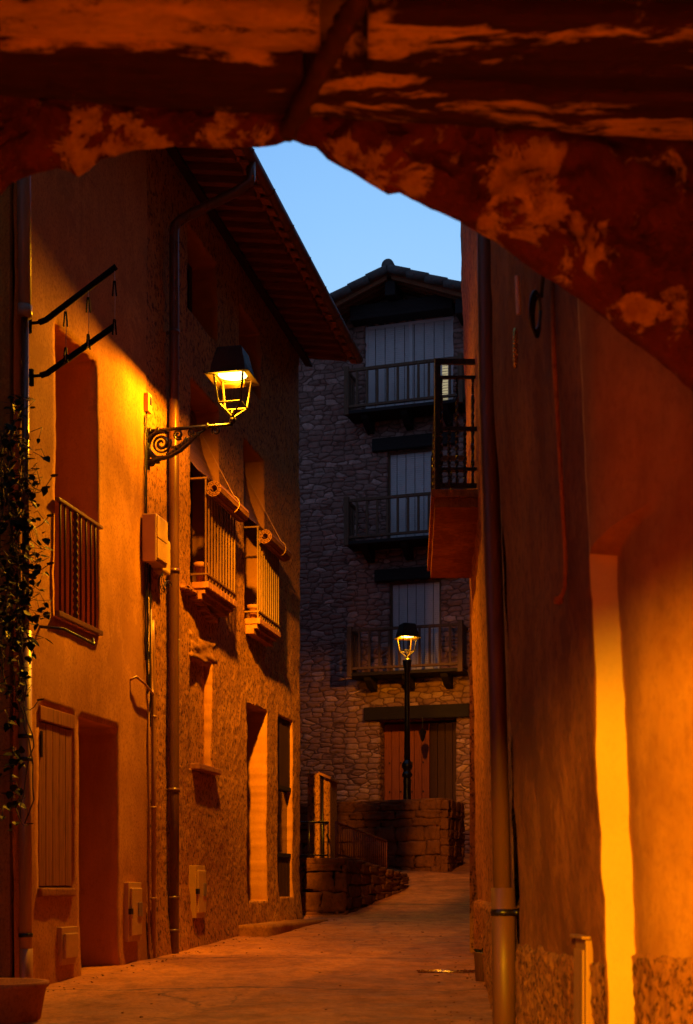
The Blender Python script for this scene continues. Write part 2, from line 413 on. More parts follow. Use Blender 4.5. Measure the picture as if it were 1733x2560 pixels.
# --- ochre house
oh = thing('ochre_house', 'ochre plastered house with juliet balcony and weathered shutter behind the creeper', 'house', at_left((U_A + U_B) / 2), LANG)
W1 = (10.66 * U, 11.48 * U, z_(2.12), z_(4.44), .42)
D1 = (11.11 * U, 11.92 * U, z_(-.86), z_(1.40), .42)
S1 = (10.37 * U, 10.99 * U, z_(0.0), z_(1.40), .05)
d_och = lambda u, z: .03 + .012 * fr(u * .8, z * .8, 3) + .004 * fr(u * 5, z * 5, 9) + .05 * smooth01(z_(-.2), z_(-1), z) * .5
obj('wall', facade(U_A, U_B, -.6, z_(7.3), [W1, D1, S1], .07, ML, d_och), [M_ochre, M_reveal], oh, True)
bm = B(); box(bm, U_A, U_B, .5, 9, -.6, z_(7.3), ML); obj('house_core', bm, M_dark, oh)
bm = B(); box(bm, U_A - .0, U_A + .05, .0, .5, -.6, z_(7.3), ML); obj('side_wall', bm, M_ochre, oh)
# window, door leaf
bm = B(); box(bm, W1[0] + .05, W1[1] - .05, .36, .40, W1[2] + .04, W1[3] - .03, ML); wdw = obj('window', bm, M_doord, oh)
bm = B(); box(bm, W1[0] + .12, W1[1] - .12, .345, .358, W1[2] + .2, W1[3] - .12, ML); obj('pane', bm, M_pane, wdw)
bm = B(); box(bm, D1[0], D1[1], .38, .42, D1[2], D1[3], ML); box(bm, D1[0] + .06, D1[1] - .06, .36, .379, D1[2] + .1, D1[3] - .08, ML, .006); obj('door', bm, M_doord, oh)
# board shutter
bm = B(); n = 5; w = (S1[1] - S1[0] - .02) / n
for i in range(n):
    a = S1[0] + .01 + i * w
    box(bm, a + .004, a + w - .004, -.026 - .004 * rnd.random(), .03, S1[2] + .012 + .01 * rnd.random(), S1[3] - .13, ML, .004)
sh = obj('shutter', bm, M_shutwood, oh)
bm = B(); box(bm, S1[0] + .0, S1[1] - .0, -.045, .03, S1[3] - .12, S1[3] - .005, ML, .008); obj('header_board', bm, M_shutwood, sh)
bm = B(); box(bm, S1[0] + .02, S1[0] + .05, -.04, -.03, S1[3] - .40, S1[3] - .2, ML); obj('hinge', bm, M_iron, sh)
bm = B(); box(bm, S1[0] - .02, S1[1] + .0, -.065, .03, S1[2] - .07, S1[2] + .0, ML, .015); obj('sill', bm, M_step, oh)
# juliet balcony
bm = B(); box(bm, W1[0] - .02, W1[1] + .03, -.075, -.035, z_(3.03), z_(3.055), ML, .004); jb = obj('juliet_balcony', bm, M_rail, oh)
bm = B(); box(bm, W1[0] - .02, W1[1] + .03, -.075, -.035, z_(2.13), z_(2.17), ML, .004); obj('bottom_rail', bm, M_rail, jb)
for i, q in enumerate((.04, .15, .27, .52, .65, .77, .88)):
    uu = W1[0] + q * (W1[1] - W1[0])
    bm = B(); tube(bm, [(uu, -.055, z_(2.17)), (uu + (.012 if i == 2 else 0), -.055, z_(2.8)), (uu, -.055, z_(3.03))], .0095, 8, ML); obj('baluster', bm, M_doord, jb, True)
uu = W1[0] + .40 * (W1[1] - W1[0])
bm = B(); pts = []; rs = []
for k in range(61):
    pts.append((uu, -.055, z_(2.17) + .86 * k / 60)); rs.append(.012 + .012 * abs(math.sin(k * math.pi / 4.3)))
tube(bm, pts, .01, 8, ML, rs=rs); obj('twisted_baluster', bm, M_doord, jb, True)
# hook bracket under the window
bm = B(); tube(bm, [(U_A + .45, 0, z_(2.0)), (U_A + .5, -.2, z_(1.98)), (U_A + .9, -.28, z_(1.93)), (W1[0] + .2, -.26, z_(1.98))], .012, 8, ML)
solo('shelf_bracket', bm, M_iron, 'thin iron bracket jutting from the wall under the juliet balcony', 'bracket', smooth=True)

# --- dark recessed house at the far left
dh = thing('dark_house', 'dark plastered house set back at the left edge behind the creeper', 'house', at_left(8.3 * U), LANG)
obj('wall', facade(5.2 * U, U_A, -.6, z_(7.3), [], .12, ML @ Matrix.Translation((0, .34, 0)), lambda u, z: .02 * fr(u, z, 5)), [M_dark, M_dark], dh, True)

# --- rough house
rh = thing('rough_plaster_house', 'tall rough plastered house with two roll-blind balconies and long tiled eave', 'house', at_left((U_B + U_C) / 2), LANG)
SILL, HEAD = z_(3.14), z_(5.23)
W2a = (13.94 * U, 14.87 * U, SILL, HEAD, .40); W2b = (15.82 * U, 16.66 * U, SILL, HEAD, .40)
W3a = (13.88 * U, 14.86 * U, z_(5.93), z_(6.80), .36); W3b = (15.67 * U, 16.56 * U, z_(5.93), z_(6.75), .36)
N1 = (15.94 * U, 16.78 * U, z_(-.16), z_(2.17), .50, .05)
D2 = (17.30 * U, 18.0 * U, z_(-.12), z_(2.20), .10)
W0 = (13.92 * U, 14.62 * U, z_(1.22), z_(2.47), .14)
def d_rough(u, z):
    d = .010 * fr(u * .9, z * .9, 13) + (.006 * fr(u * 4, z * 4, 19)) + .0045 * fr(u * 15, z * 15, 23, .45, 4) * (1 - .7 * smooth01(z_(4.9), z_(5.6), z))
    d -= .016 * smooth01(z_(5.2), z_(5.6), z)                       # smoother upper storey
    d += .10 * smooth01(z_(.2), z_(-1.1), z)                        # battered foot
    d += .02 * smooth01(U_B + .15, U_B, u) * 0
    # rounded, irregular far corner
    d -= .12 * smooth01(U_C - .10, U_C, u) ** 2
    return d
obj('wall', facade(U_B, U_C, -.6, z_(7.3), [W2a, W2b, W3a, W3b, N1, D2, W0], .028, ML, d_rough, jit=.012), [M_rough, M_reveal_rough], rh, True)
bm = B(); box(bm, U_B + .02, U_C - .06, .52, 9, -.6, z_(7.3), ML); box(bm, U_C + .3, U_C + 11, 4.5, 9, -.6, z_(8), ML); obj('house_core', bm, M_dark, rh)  # second box: unseen wing added to block sky light from the left
bm = B()
prev = None
for j in range(120):
    z = -.6 + (z_(7.3) + .6) * j / 119
    e = .02 * fr(1.7, z * 2.3, 4) + .012 * fr(3, z * 9, 5)
    row = [bm.verts.new((U_C + .0 + e * (1 if k else .0), -d_rough(U_C, z) + k * .35 if k else -d_rough(U_C, z), z)) for k in range(3)]
    if prev:
        for a in range(2): bm.faces.new((prev[a], prev[a + 1], row[a + 1], row[a]))
    prev = row
bm.transform(ML); obj('side_wall', bm, M_rough, rh, True)
def glazing(o, parent, y, mid=True):
    bm = B(); e = .05
    for (a, b_, c, d_) in ((o[0], o[0] + e, o[2], o[3]), (o[1] - e, o[1], o[2], o[3]), (o[0] + e, o[1] - e, o[2], o[2] + e), (o[0] + e, o[1] - e, o[3] - e, o[3])):
        box(bm, a, b_, y, y + .05, c, d_, ML)
    if mid: m_ = (o[0] + o[1]) / 2; box(bm, m_ - .035, m_ + .035, y - .004, y + .046, o[2] + e, o[3] - e, ML)
    f = obj('window', bm, M_doord, parent)
    bm = B(); box(bm, o[0] + e, o[1] - e, y + .02, y + .03, o[2] + e, o[3] - e, ML); obj('pane', bm, M_pane, f)
for o in (W2a, W2b, W3a, W3b): glazing(o, rh, .30)
# doorway leaf
bm = B(); box(bm, N1[0], N1[1], .44, .5, N1[2], N1[3] + .05, ML); obj('door', bm, M_doord, rh)
# glazed door at the corner: transom, glass, boards
bm = B(); box(bm, D2[0], D2[1], .03, .10, z_(1.32), D2[3], ML); dd = obj('door', bm, M_doord, rh)
for zz in (1.27, .40):
    bm = B(); box(bm, D2[0], D2[1], .015, .09, z_(zz), z_(zz + .05), ML); obj('door_rail', bm, M_lintel, dd)
bm = B(); box(bm, D2[0], D2[1], .07, .09, z_(.45), z_(1.27), ML); obj('pane', bm, M_pane, dd)
bm = B(); n = 4; w = (D2[1] - D2[0]) / n
for i in range(n): box(bm, D2[0] + i * w + .004, D2[0] + (i + 1) * w - .004, .03, .09, D2[2], z_(.40), ML, .004)
obj('door_panel', bm, M_doord, dd)
# blocked window: broken lintel stone and stub sill
def lump(bm, c, s, seed, cuts=3, k=.35, amp=.12, M=None, chip=0):
    t = bmesh.new(); bmesh.ops.create_cube(t, size=2)
    bmesh.ops.subdivide_edges(t, edges=t.edges, cuts=cuts, use_grid_fill=True)
    vs = []
    for v in t.verts:
        p = v.co.copy(); q = p.normalized() * 1.25
        p = p.lerp(q, k); nz = amp * fr(p.x * 1.5 + seed, p.y * 1.5, p.z * 1.5 + seed * .7)
        if chip: nz += chip * (noise.voronoi(Vector((p.x * 1.1 + seed, p.y * 1.1, p.z * 1.1)))[0][0] - .55)
        p = p * (1 + nz)
        p = Vector((c[0] + p.x * s[0], c[1] + p.y * s[1], c[2] + p.z * s[2]))
        vs.append(p if M is None else M @ p)
    mp = {v: bm.verts.new(p) for v, p in zip(t.verts, vs)}
    for f in t.faces: bm.faces.new([mp[v] for v in f.verts])
    t.free()
bm = B(); lump(bm, ((W0[0] + W0[1]) / 2 + .06, .055, W0[3] + .03), (.38, .06, .11), 4, 8, .10, .34, ML, .35); obj('lintel', bm, M_step, rh, True)
bm = B(); box(bm, W0[0] - .02, W0[1] + .0, .08, .13, W0[2] - .02, W0[3] - .02, ML); obj('blocked_window', bm, M_rough, rh)
bm = B(); box(bm, 13.98 * U, 14.72 * U, -.085, .03, z_(1.22), z_(1.285), ML, .012); obj('sill', bm, M_tile, rh)
bm = B()
for i in range(7): lump(bm, (13.72 * U + i * .13, -.03 - .02 * rnd.random(), z_(3.02) - i * .028 + .02 * rnd.random()), (.08, .05, .022), i * 3.1, 2, .3, .25, ML)
obj('brick_course', bm, M_tile, rh)
# projecting balconies
def balcony(o, parent):
    a, b_ = o[0] - .03, o[1] + .05; pr = .17
    bm = B()
    for i in range(7):                                   # tile edge above, tile edge below
        w = (b_ - a) / 7
        box(bm, a + i * w + .003, a + (i + 1) * w - .003, -pr - .03, -.02, SILL - .075, SILL - .012 + .006 * rnd.random(), ML, .006)
        box(bm, a + .02 + i * w * .93, a + .02 + (i + 1) * w * .93 - .006, -pr + .05, -.02, SILL - .185, SILL - .125 + .005 * rnd.random(), ML, .006)
    box(bm, a + .02, b_ - .02, -pr + .01, -.02, SILL - .125, SILL - .075, ML)
    bal = obj('balcony', bm, M_tile, parent)
    for zz, nm in ((SILL + .06, 'bottom_rail'), (z_(4.18), 'top_rail')):
        bm = B()
        box(bm, a, b_, -pr - .02, -pr + .015, zz, zz + .016, ML)
        for e in (a, b_ - .03): box(bm, e, e + .03, -pr + .015, -.01, zz, zz + .016, ML)
        obj(nm, bm, M_rail, bal)
    n = 11
    for i in range(n):
        uu = a + .015 + (b_ - a - .03) * i / (n - 1)
        bm = B(); lean = .006 * (rnd.random() - .5)
        box(bm, uu - .010, uu + .010, -pr - .010, -pr + .006, SILL - .01, z_(4.18), ML)
        obj('baluster', bm, M_rail, bal)
balcony(W2a, rh); balcony(W2b, rh)

# eave: boards, rafters, tile ends, gutter, roof
E0, E1 = 9.3 * U, 18.72 * U; OV = .70; ZE = z_(7.20)
bm = B()
def roofp(u, out, dz=0): return ML @ Vector((u, -out, ZE + .14 - out * .16 + dz))
def slab(u0, u1, o0, o1, t0, t1):
    vs = [bm.verts.new(roofp(u, o, t)) for u in (u0, u1) for o in (o0, o1) for t in (t0, t1)]
    for q in ((0,1,3,2),(4,6,7,5),(0,4,5,1),(2,3,7,6),(0,2,6,4),(1,5,7,3)): bm.faces.new([vs[i] for i in q])
slab(E0, E1, -9, OV, .0, .05)
roof = obj('roof', bm, M_eavewood, rh)
bm = B()
u = E0
while u < E1:                                            # canal tiles running down to the gutter
    for s in range(2):
        pts = [roofp(u + s * .11, OV - .01, .055 + (.04 if s else .0)), roofp(u + s * .11, -1.5, .055 + (.04 if s else 0))]
        tube(bm, pts, .058, 8)
    u += .22
obj('roof_tile', bm, M_tile, roof, True)
u = 12.45 * U; k = 0
while u < E1 - .05:
    bm = B()
    slab(u, u + .085, -.1, OV - .07, -.12, -.003)
    obj('rafter', bm, M_eavewood, rh)
    u += .245; k += 1
bm = B()
u = 12.5 * U
while u < E1 - .1:
    slab(u + .09, u + .235, OV - .20, OV - .05, -.030, -.003)
    slab(u + .10, u + .225, OV - .06, OV + .03, -.075, -.05)
    u += .245
obj('eave_board', bm, M_tile, rh)
bm = B(); slab(E0, E1, .0, .10, -.16, -.125); obj('cornice', bm, M_beam, rh)
# gutter: half round with seams
bm = B()
gu0, gu1, gr = 9.4 * U, 18.78 * U, .068
nseg = 40
rings = []
for i in range(nseg + 1):
    uu = gu0 + (gu1 - gu0) * i / nseg
    rings.append([bm.verts.new(ML @ Vector((uu, -OV - .035 + gr * math.cos(t) , ZE + .045 - .012 * (i % 5 == 0) * 0 + gr * math.sin(t)))) for t in [math.pi + q * math.pi / 10 for q in range(11)]] +
                 [bm.verts.new(ML @ Vector((uu, -OV - .035 + gr * .92 * math.cos(t), ZE + .05 + gr * .92 * math.sin(t)))) for t in [2 * math.pi - q * math.pi / 10 for q in range(11)]])
for a, b_ in zip(rings, rings[1:]):
    for q in range(21): bm.faces.new((a[q], a[q + 1], b_[q + 1], b_[q]))
bm.faces.new(rings[0]); bm.faces.new(rings[-1])
gut = obj('gutter', bm, M_gutter, rh, True)
bm = B()
uu = gu0 + .3
while uu < gu1:
    pts = [(uu, -OV - .035 + (gr + .004) * math.cos(math.pi + q * math.pi / 10), ZE + .045 + (gr + .004) * math.sin(math.pi + q * math.pi / 10)) for q in range(11)]
    tube(bm, pts, .006, 6, ML); uu += .78
obj('gutter_joint', bm, M_gutter, gut, True)

# stone step under the doorway
bm = B()
v = box(bm, 15.45 * U, 18.35 * U, -.40, -.02, z_(-.95), z_(-.42), None)
bmesh.ops.subdivide_edges(bm, edges=bm.edges, cuts=12, use_grid_fill=True)
for vv in bm.verts:
    vv.co.y += .03 * n1(vv.co.x * 3, vv.co.z * 5, 1); vv.co.z += .012 * n1(vv.co.x * 4, vv.co.y * 6, 2)
bm.transform(ML); solo('doorstep', bm, M_step, 'long worn stone step below the tall doorway of the rough house', 'step', smooth=True)

# roll blinds on the balconies
def roll_blind(o, label):
    t = thing('roll_blind', label, 'blind', Lp(o[0], -.05, HEAD), LANG, 'roll blinds over the balcony rails')
    a, b_ = o[0] + .02, o[1] - .02
    path = [(.27, HEAD - .02), (.17, z_(4.75)), (.06, z_(4.46)), (-.06, z_(4.30)), (-.19, z_(4.205)), (-.25, z_(4.15))]
    seg = []; acc = 0
    for p, q in zip(path, path[1:]):
        L = math.hypot(q[0] - p[0], q[1] - p[1]); seg.append((acc, L, p, q)); acc += L
    def at_(s_):
        for a0, L, p, q in seg:
            if s_ <= a0 + L + 1e-6: f = (s_ - a0) / L; return (p[0] + (q[0] - p[0]) * f, p[1] + (q[1] - p[1]) * f)
        return path[-1]
    bm = B(); n = int(acc / .026)
    for i in range(n):
        p = [at_(acc * i / n), at_(acc * (i + .82) / n)]
        vs = []
        for (y, z) in p:
            for off in (-.003, .003):
                for uu in (a, b_): vs.append(bm.verts.new(ML @ Vector((uu, y + off, z + off))))
        for qd in ((0,1,3,2),(4,6,7,5),(0,4,5,1),(2,3,7,6),(0,2,6,4),(1,5,7,3)): bm.faces.new([vs[k] for k in qd])
    obj('slat_sheet', bm, M_blind, t)
    bm = B(); cy, cz = -.275, z_(4.06); L0, L1 = a - .1, b_ + .0
    turns, per = 3, 11
    for k in range(turns * per):
        ang = k * 2 * math.pi / per; r = .032 + .050 * k / (turns * per)
        ca, sa = math.cos(ang), math.sin(ang); w = r * math.pi / per * .86; h = .005
        vs = []
        for uu in (L0 + .006 * rnd.random(), L1 + .004 * rnd.random()):
            for sx in (-w, w):
                for sy in (-h, h): vs.append(bm.verts.new(ML @ Vector((uu, cy + ca * (r + sy) - sa * sx, cz + sa * (r + sy) + ca * sx))))
        for qd in ((0,1,3,2),(4,6,7,5),(0,4,5,1),(2,3,7,6),(0,2,6,4),(1,5,7,3)): bm.faces.new([vs[q] for q in qd])
    obj('roll', bm, M_blind, t)
    bm = B(); um = a + .50
    tube(bm, [(um, .24, HEAD - .05)] + [(um, cy - .092 * math.sin(R(q)), cz + .092 * math.cos(R(q))) for q in range(20, 190, 17)], .0032, 6, ML)
    obj('cord', bm, M_creampipe, t, True)
roll_blind(W2a, 'rolled slatted blind over the balcony beside the drainpipe, nearer the bracket lamp')
roll_blind(W2b, 'rolled slatted blind over the second balcony, farther from the bracket lamp')
# planters on the balconies
def planter(u, label, h):
    bm = B(); M2 = Matrix.Translation(Lp(u, -.085, SILL + .003)) @ Matrix.Rotation(LANG, 4, 'Z')
    lathe(bm, [(.045, 0), (.062, h * .75), (.075, h * .76), (.075, h), (.062, h), (.058, h * .9)], 20, M2)
    solo('flower_pot', bm, M_tile, label, 'flower pot', 'flower pots on the balconies', True)
planter(14.02 * U, 'terracotta flower pot on the balcony floor beside the drainpipe', .20)
planter(15.92 * U, 'small terracotta flower pot on the second balcony past the drainpipe', .16)

# ---- things on the left walls
# drainpipe in the middle
pu = Lu(416); y0 = -.08
bm = B()
zt = z_(6.49)
pts = [(pu, y0, z_(-.80)), (pu, y0, z_(1)), (pu, y0, z_(4)), (pu, y0, zt - .12), (pu, y0 - .01, zt - .05), (pu + .02, y0 - .05, zt), (pu + .06, y0 - .14, zt + .07)]
pts += [(pu + .35, y0 - .42, zt + .36), (pu + .40, y0 - .50, zt + .42), (pu + .42, -OV - .03, zt + .52), (pu + .42, -OV - .035, ZE + .0)]
tube(bm, pts, .048, 14, ML)
dp = thing('drainpipe', 'dark brown drainpipe bending up to the gutter, beside the bracket lamp', 'drainpipe', at_left(pu, y0), LANG)
obj('pipe', bm, M_brownpipe, dp, True)
for zz in (z_(3.08), z_(.95), z_(-.10), z_(-.42), z_(5.4)):
    bm = B(); tube(bm, [(pu, y0, zz - .02), (pu, y0, zz + .02)], .054, 14, ML); box(bm, pu - .012, pu + .012, y0 + .05, .0, zz - .012, zz + .012, ML); obj('clamp', bm, M_brownpipe, dp, True)
# left edge downpipe
pl = Lu(44); yl = -.06
dl = thing('downpipe', 'grey downpipe at the left edge behind the creeper', 'drainpipe', at_left(pl, yl), LANG)
bm = B(); tube(bm, [(pl - .02, yl, z_(4.30)), (pl - .03, yl, z_(5.4)), (pl - .04, yl, z_(7.0))], .055, 16, ML); tube(bm, [(pl - .02, yl, z_(4.22)), (pl - .02, yl, z_(4.30))], .062, 16, ML); obj('upper_pipe', bm, M_greypipe, dl, True)
bm = B(); tube(bm, [(pl + .01, yl, z_(1.9)), (pl + .0, yl, z_(4.22))], .027, 12, ML); obj('middle_pipe', bm, M_brownpipe, dl, True)
bm = B(); tube(bm, [(pl + .0, yl, z_(-.9)), (pl + .0, yl, z_(1.9))], .052, 16, ML); tube(bm, [(pl, yl, z_(-.9)), (pl, yl, z_(-.45))], .057, 16, ML); obj('lower_pipe', bm, M_creampipe, dl, True)
for zz in (z_(1.12), z_(.95), z_(-.45 + .1)):
    bm = B(); tube(bm, [(pl, yl, zz - .014), (pl, yl, zz + .014)], .059, 16, ML); obj('clamp', bm, M_iron, dl, True)
bm = B(); tube(bm, [(pl - .30, .02, z_(-.9)), (pl - .30, .02, z_(7))], .012, 8, ML)
solo('steel_rod', bm, M_rightpipe, 'thin upright steel rod at the left edge beyond the grey downpipe', 'rod', smooth=True)

# clothes rack arms
cr = thing('clothesline_rack', 'black fold-out clothes rack with two slanting arms high on the ochre house', 'clothes rack', Lp(Lu(55), 0, z_(3.8)), LANG)
arms = []
for (pa, pb, zs_, ze) in ((55, 290, 810, 666), (60, 286, 942, 815)):
    ua = Lu(pa); za = Lz(pa, zs_)
    A = Vector((ua, -.06, za)); Aw = ML @ A
    # arm leaves the wall squarely and rises
    L = .74; n_ = Vector((1, -LS, 0)) / LL
    bx = None
    for s in range(400):
        q = Aw + n_ * (s * .0025)
        if CX + F * q.x / q.y >= pb: L = s * .0025; bx = q; break
    bx.z = Z(ze, bx.y)
    arms.append((Aw, bx))
    bm = B(); m_ = Aw.lerp(bx, .16); m_.z = Aw.z
    tube(bm, [Aw - n_ * .06, Aw, m_ - n_ * .02], .012, 8); tube(bm, [m_ - n_ * .03, m_.lerp(bx, .04), bx], .022, 10); obj('arm', bm, M_rack, cr, True)
    bm = B(); tube(bm, [Aw + Vector((0, 0, -.07)), Aw + Vector((0, 0, .05))], .02, 8); obj('bracket', bm, M_rack, cr, True)
for i, q in enumerate((.42, .68, .98)):
    t_ = arms[0][0].lerp(arms[0][1], q); b_ = arms[1][0].lerp(arms[1][1], min(q * 1.0, .97))
    b_ = Vector((t_.x, t_.y, b_.z))
    bm = B(); tube(bm, [t_, t_.lerp(b_, .5) + Vector((.006, 0, 0)), b_ + Vector((0, 0, -.05))], .003, 5); obj('cord', bm, M_white, cr, True)
    for j, qq in enumerate((.36, 1.03)):
        c = t_.lerp(b_, qq)
        bm = B()
        for s in (-1, 1):
            vs = []
            for zz, off in ((.055, .005), (-.055, .014)):
                for dx in (-.005, .005):
                    for dy in (-.007, .007): vs.append(bm.verts.new(c + Vector((s * off + dx, dy, zz))))
            for qd in ((0,1,3,2),(4,6,7,5),(0,4,5,1),(2,3,7,6),(0,2,6,4),(1,5,7,3)): bm.faces.new([vs[k] for k in qd])
        solo('clothes_peg', bm, M_rack, ['upper', 'lower'][j] + ' black clothes peg on the ' + ['cord nearest the downpipe', 'middle cord of the rack', 'cord at the tips of the rack arms'][i], 'clothes peg', 'clothes pegs on the rack cords')

# electrical cabinet, little box, cables, conduits
bm = B(); cu = 12.50 * U
box(bm, cu, cu + .30, -.17, -.035, z_(3.00), z_(3.44), ML, .012)
cab = thing('electrical_cabinet', 'cream plastic electrical cabinet on the wall below the bracket lamp', 'electrical box', Lp(cu + .2, -.03, z_(3.0)), LANG)
obj('case', bm, M_box, cab)
bm = B(); box(bm, cu + .015, cu + .285, -.183, -.172, z_(3.22), z_(3.42), ML, .005); box(bm, cu + .015, cu + .285, -.183, -.172, z_(3.03), z_(3.21), ML, .005); obj('cover', bm, M_box, cab)
bm = B(); box(bm, cu + .305, cu + .52, -.13, -.02, z_(2.98), z_(3.30), ML, .02); obj('junction_box', bm, M_box, cab)
bm = B(); su = Lu(352)
box(bm, su, su + .10, -.075, -.03, Lz(352, 1028), Lz(352, 982), ML, .006); sb = thing('fuse_box', 'small cream fuse box high on the wall above the lamp bracket', 'fuse box', Lp(su + .05, -.03, Lz(352, 1028)), LANG); obj('case', bm, M_box, sb)
bm = B(); box(bm, su + .03, su + .07, -.083, -.076, Lz(352, 1010), Lz(352, 990), ML); obj('window', bm, M_cable, sb)
bm = B()
def wig(u, y, za, zb, n, a, seed): return [(u + a * n1(k * .7, seed), y + .004 * n1(k, seed + 5), za + (zb - za) * k / n) for k in range(n + 1)]
tube(bm, wig(su + .03, -.045, Lz(352, 1028), z_(3.44), 14, .02, 1), .007, 6, ML)
tube(bm, wig(su + .0, -.042, Lz(352, 1040), z_(3.46), 14, .03, 2), .007, 6, ML)
for k in range(5): tube(bm, wig(cu + .05 + k * .03, -.05 - .01 * (k % 2), z_(3.0), z_(2.1 - .15 * k), 10, .04, 10 + k), .009, 6, ML)
for k in range(5):
    a = [(cu + .3 + .05 * math.cos(q * .9 + k) * (1 + .3 * k), -.10 - .02 * k, z_(2.92) - .02 * q + .05 * math.sin(q * .9 + k)) for q in range(8)]
    tube(bm, a, .004, 5, ML)
solo('wall_cables', bm, M_cable, 'loose black cables running up and down from the cream cabinet', 'cables', smooth=True)
cdu = Lu(369)
bm = B(); tube(bm, [(cdu, -.06, z_(-.8)), (cdu, -.06, z_(1.2)), (cdu - .02, -.06, z_(2.2)), (cdu - .03, -.06, z_(2.5))], .021, 10, ML)
tube(bm, [(cdu - .10, -.05, z_(-.8)), (cdu - .10, -.05, z_(1.0)), (cdu - .11, -.05, z_(2.7))], .009, 8, ML)
tube(bm, [(cdu - .05, -.05, z_(2.6)), (cdu - .05, -.06, z_(2.0)), (cdu - .06, -.07, z_(1.84)), (cdu - .10, -.09, z_(1.8)), (cdu - .34, -.10, z_(1.86)), (cdu - .50, -.08, z_(1.9)), (cdu - .54, -.02, z_(1.86))], .012, 8, ML)
for zz in (.75, -.1, 1.6): tube(bm, [(cdu, -.06, z_(zz) - .012), (cdu, -.06, z_(zz) + .012)], .029, 10, ML)
solo('conduit', bm, M_creampipe, 'slim cream conduit running down to the street beside the brown drainpipe', 'conduit', smooth=True)
# meter boxes
def meter(u0, u1, z0, z1, label, small=False):
    t = thing('meter_box', label, 'meter box', Lp((u0 + u1) / 2, -.02, z0), LANG, None if small else 'flush meter boxes in the walls')
    bm = B(); box(bm, u0, u1, -.072, .02, z0, z1, ML, .006); obj('frame', bm, M_box, t)
    bm = B()
    box(bm, u0 + .03, u1 - .03, -.094, -.07, z0 + .05, z1 - .05, ML, .010); obj('cover', bm, M_box, t)
    if not small:
        h = z1 - z0
        bm = B(); box(bm, u0 + .17, u1 - .045, -.104, -.09, z0 + h * .42, z0 + h * .66, ML, .004); obj('plate', bm, M_greypipe, t)
        bm = B(); box(bm, u0 - .002, u0 + .05, -.10, -.07, z0 + h * .46, z0 + h * .56, ML, .003); obj('lock', bm, M_iron, t)
meter(12.08 * U, 12.39 * U, z_(-.48), z_(.05), 'tall cream meter box beside the dark doorway')
meter(13.9 * U, 14.2 * U, z_(-.31), z_(.23), 'tall cream meter box on the rough wall past the drainpipe')
meter(10.69 * U, 10.99 * U, z_(-.61), z_(-.31), 'small cream gas box low under the weathered shutter', True)

# ------------------------------------------------------------------ lanterns
def lantern(root, M, parent_disc=True):
    """parts of a four-sided tapered street lantern; local origin at its bottom tip"""
    def sq(h, z): return [Vector((sx * h, sy * h, z)) for sx, sy in ((-1, -1), (1, -1), (1, 1), (-1, 1))]
    def shell(levels):
        bm = B(); rings = [[bm.verts.new(M @ p) for p in sq(h, z)] for h, z in levels]
        for a, b_ in zip(rings, rings[1:]):
            for k in range(4): bm.faces.new((a[k], a[(k + 1) % 4], b_[(k + 1) % 4], b_[k]))
        return bm, rings
    bm, rg = shell([(.148, .372), (.205, .362), (.206, .368), (.164, .388), (.158, .45), (.118, .615), (.108, .628), (.03, .64)])
    bm.faces.new(rg[-1])
    obj('cap', bm, M_lampcap, root)
    bm = B(); lo, hi = sq(.106, .125), sq(.142, .41)
    for a, b_ in zip(lo, hi): tube(bm, [a, b_], .011, 6, M)
    for ring in (lo, hi):
        for k in range(4): tube(bm, [ring[k], ring[(k + 1) % 4]], .009, 6, M)
    for a in lo: tube(bm, [a, Vector((0, 0, .012))], .010, 6, M)
    tube(bm, [Vector((0, -.0, .02)), Vector((-.025, 0, .05)), Vector((-.01, 0, .08)), Vector((.02, 0, .075)), Vector((.03, 0, .04))], .006, 6, M)
    obj('frame', bm, M_lampcap, root)
    bm = B(); lathe(bm, [(.0, .396), (.10, .397), (.134, .402), (.134, .412), (.0, .414)], 28, M); obj('light_disc', bm, M_lamp, root, True)
    bm = B(); lathe(bm, [(.02, -.04), (.03, -.02), (.03, 0), (.018, .02), (.005, .03)], 14, M); obj('socket', bm, M_lampcap, root, True)
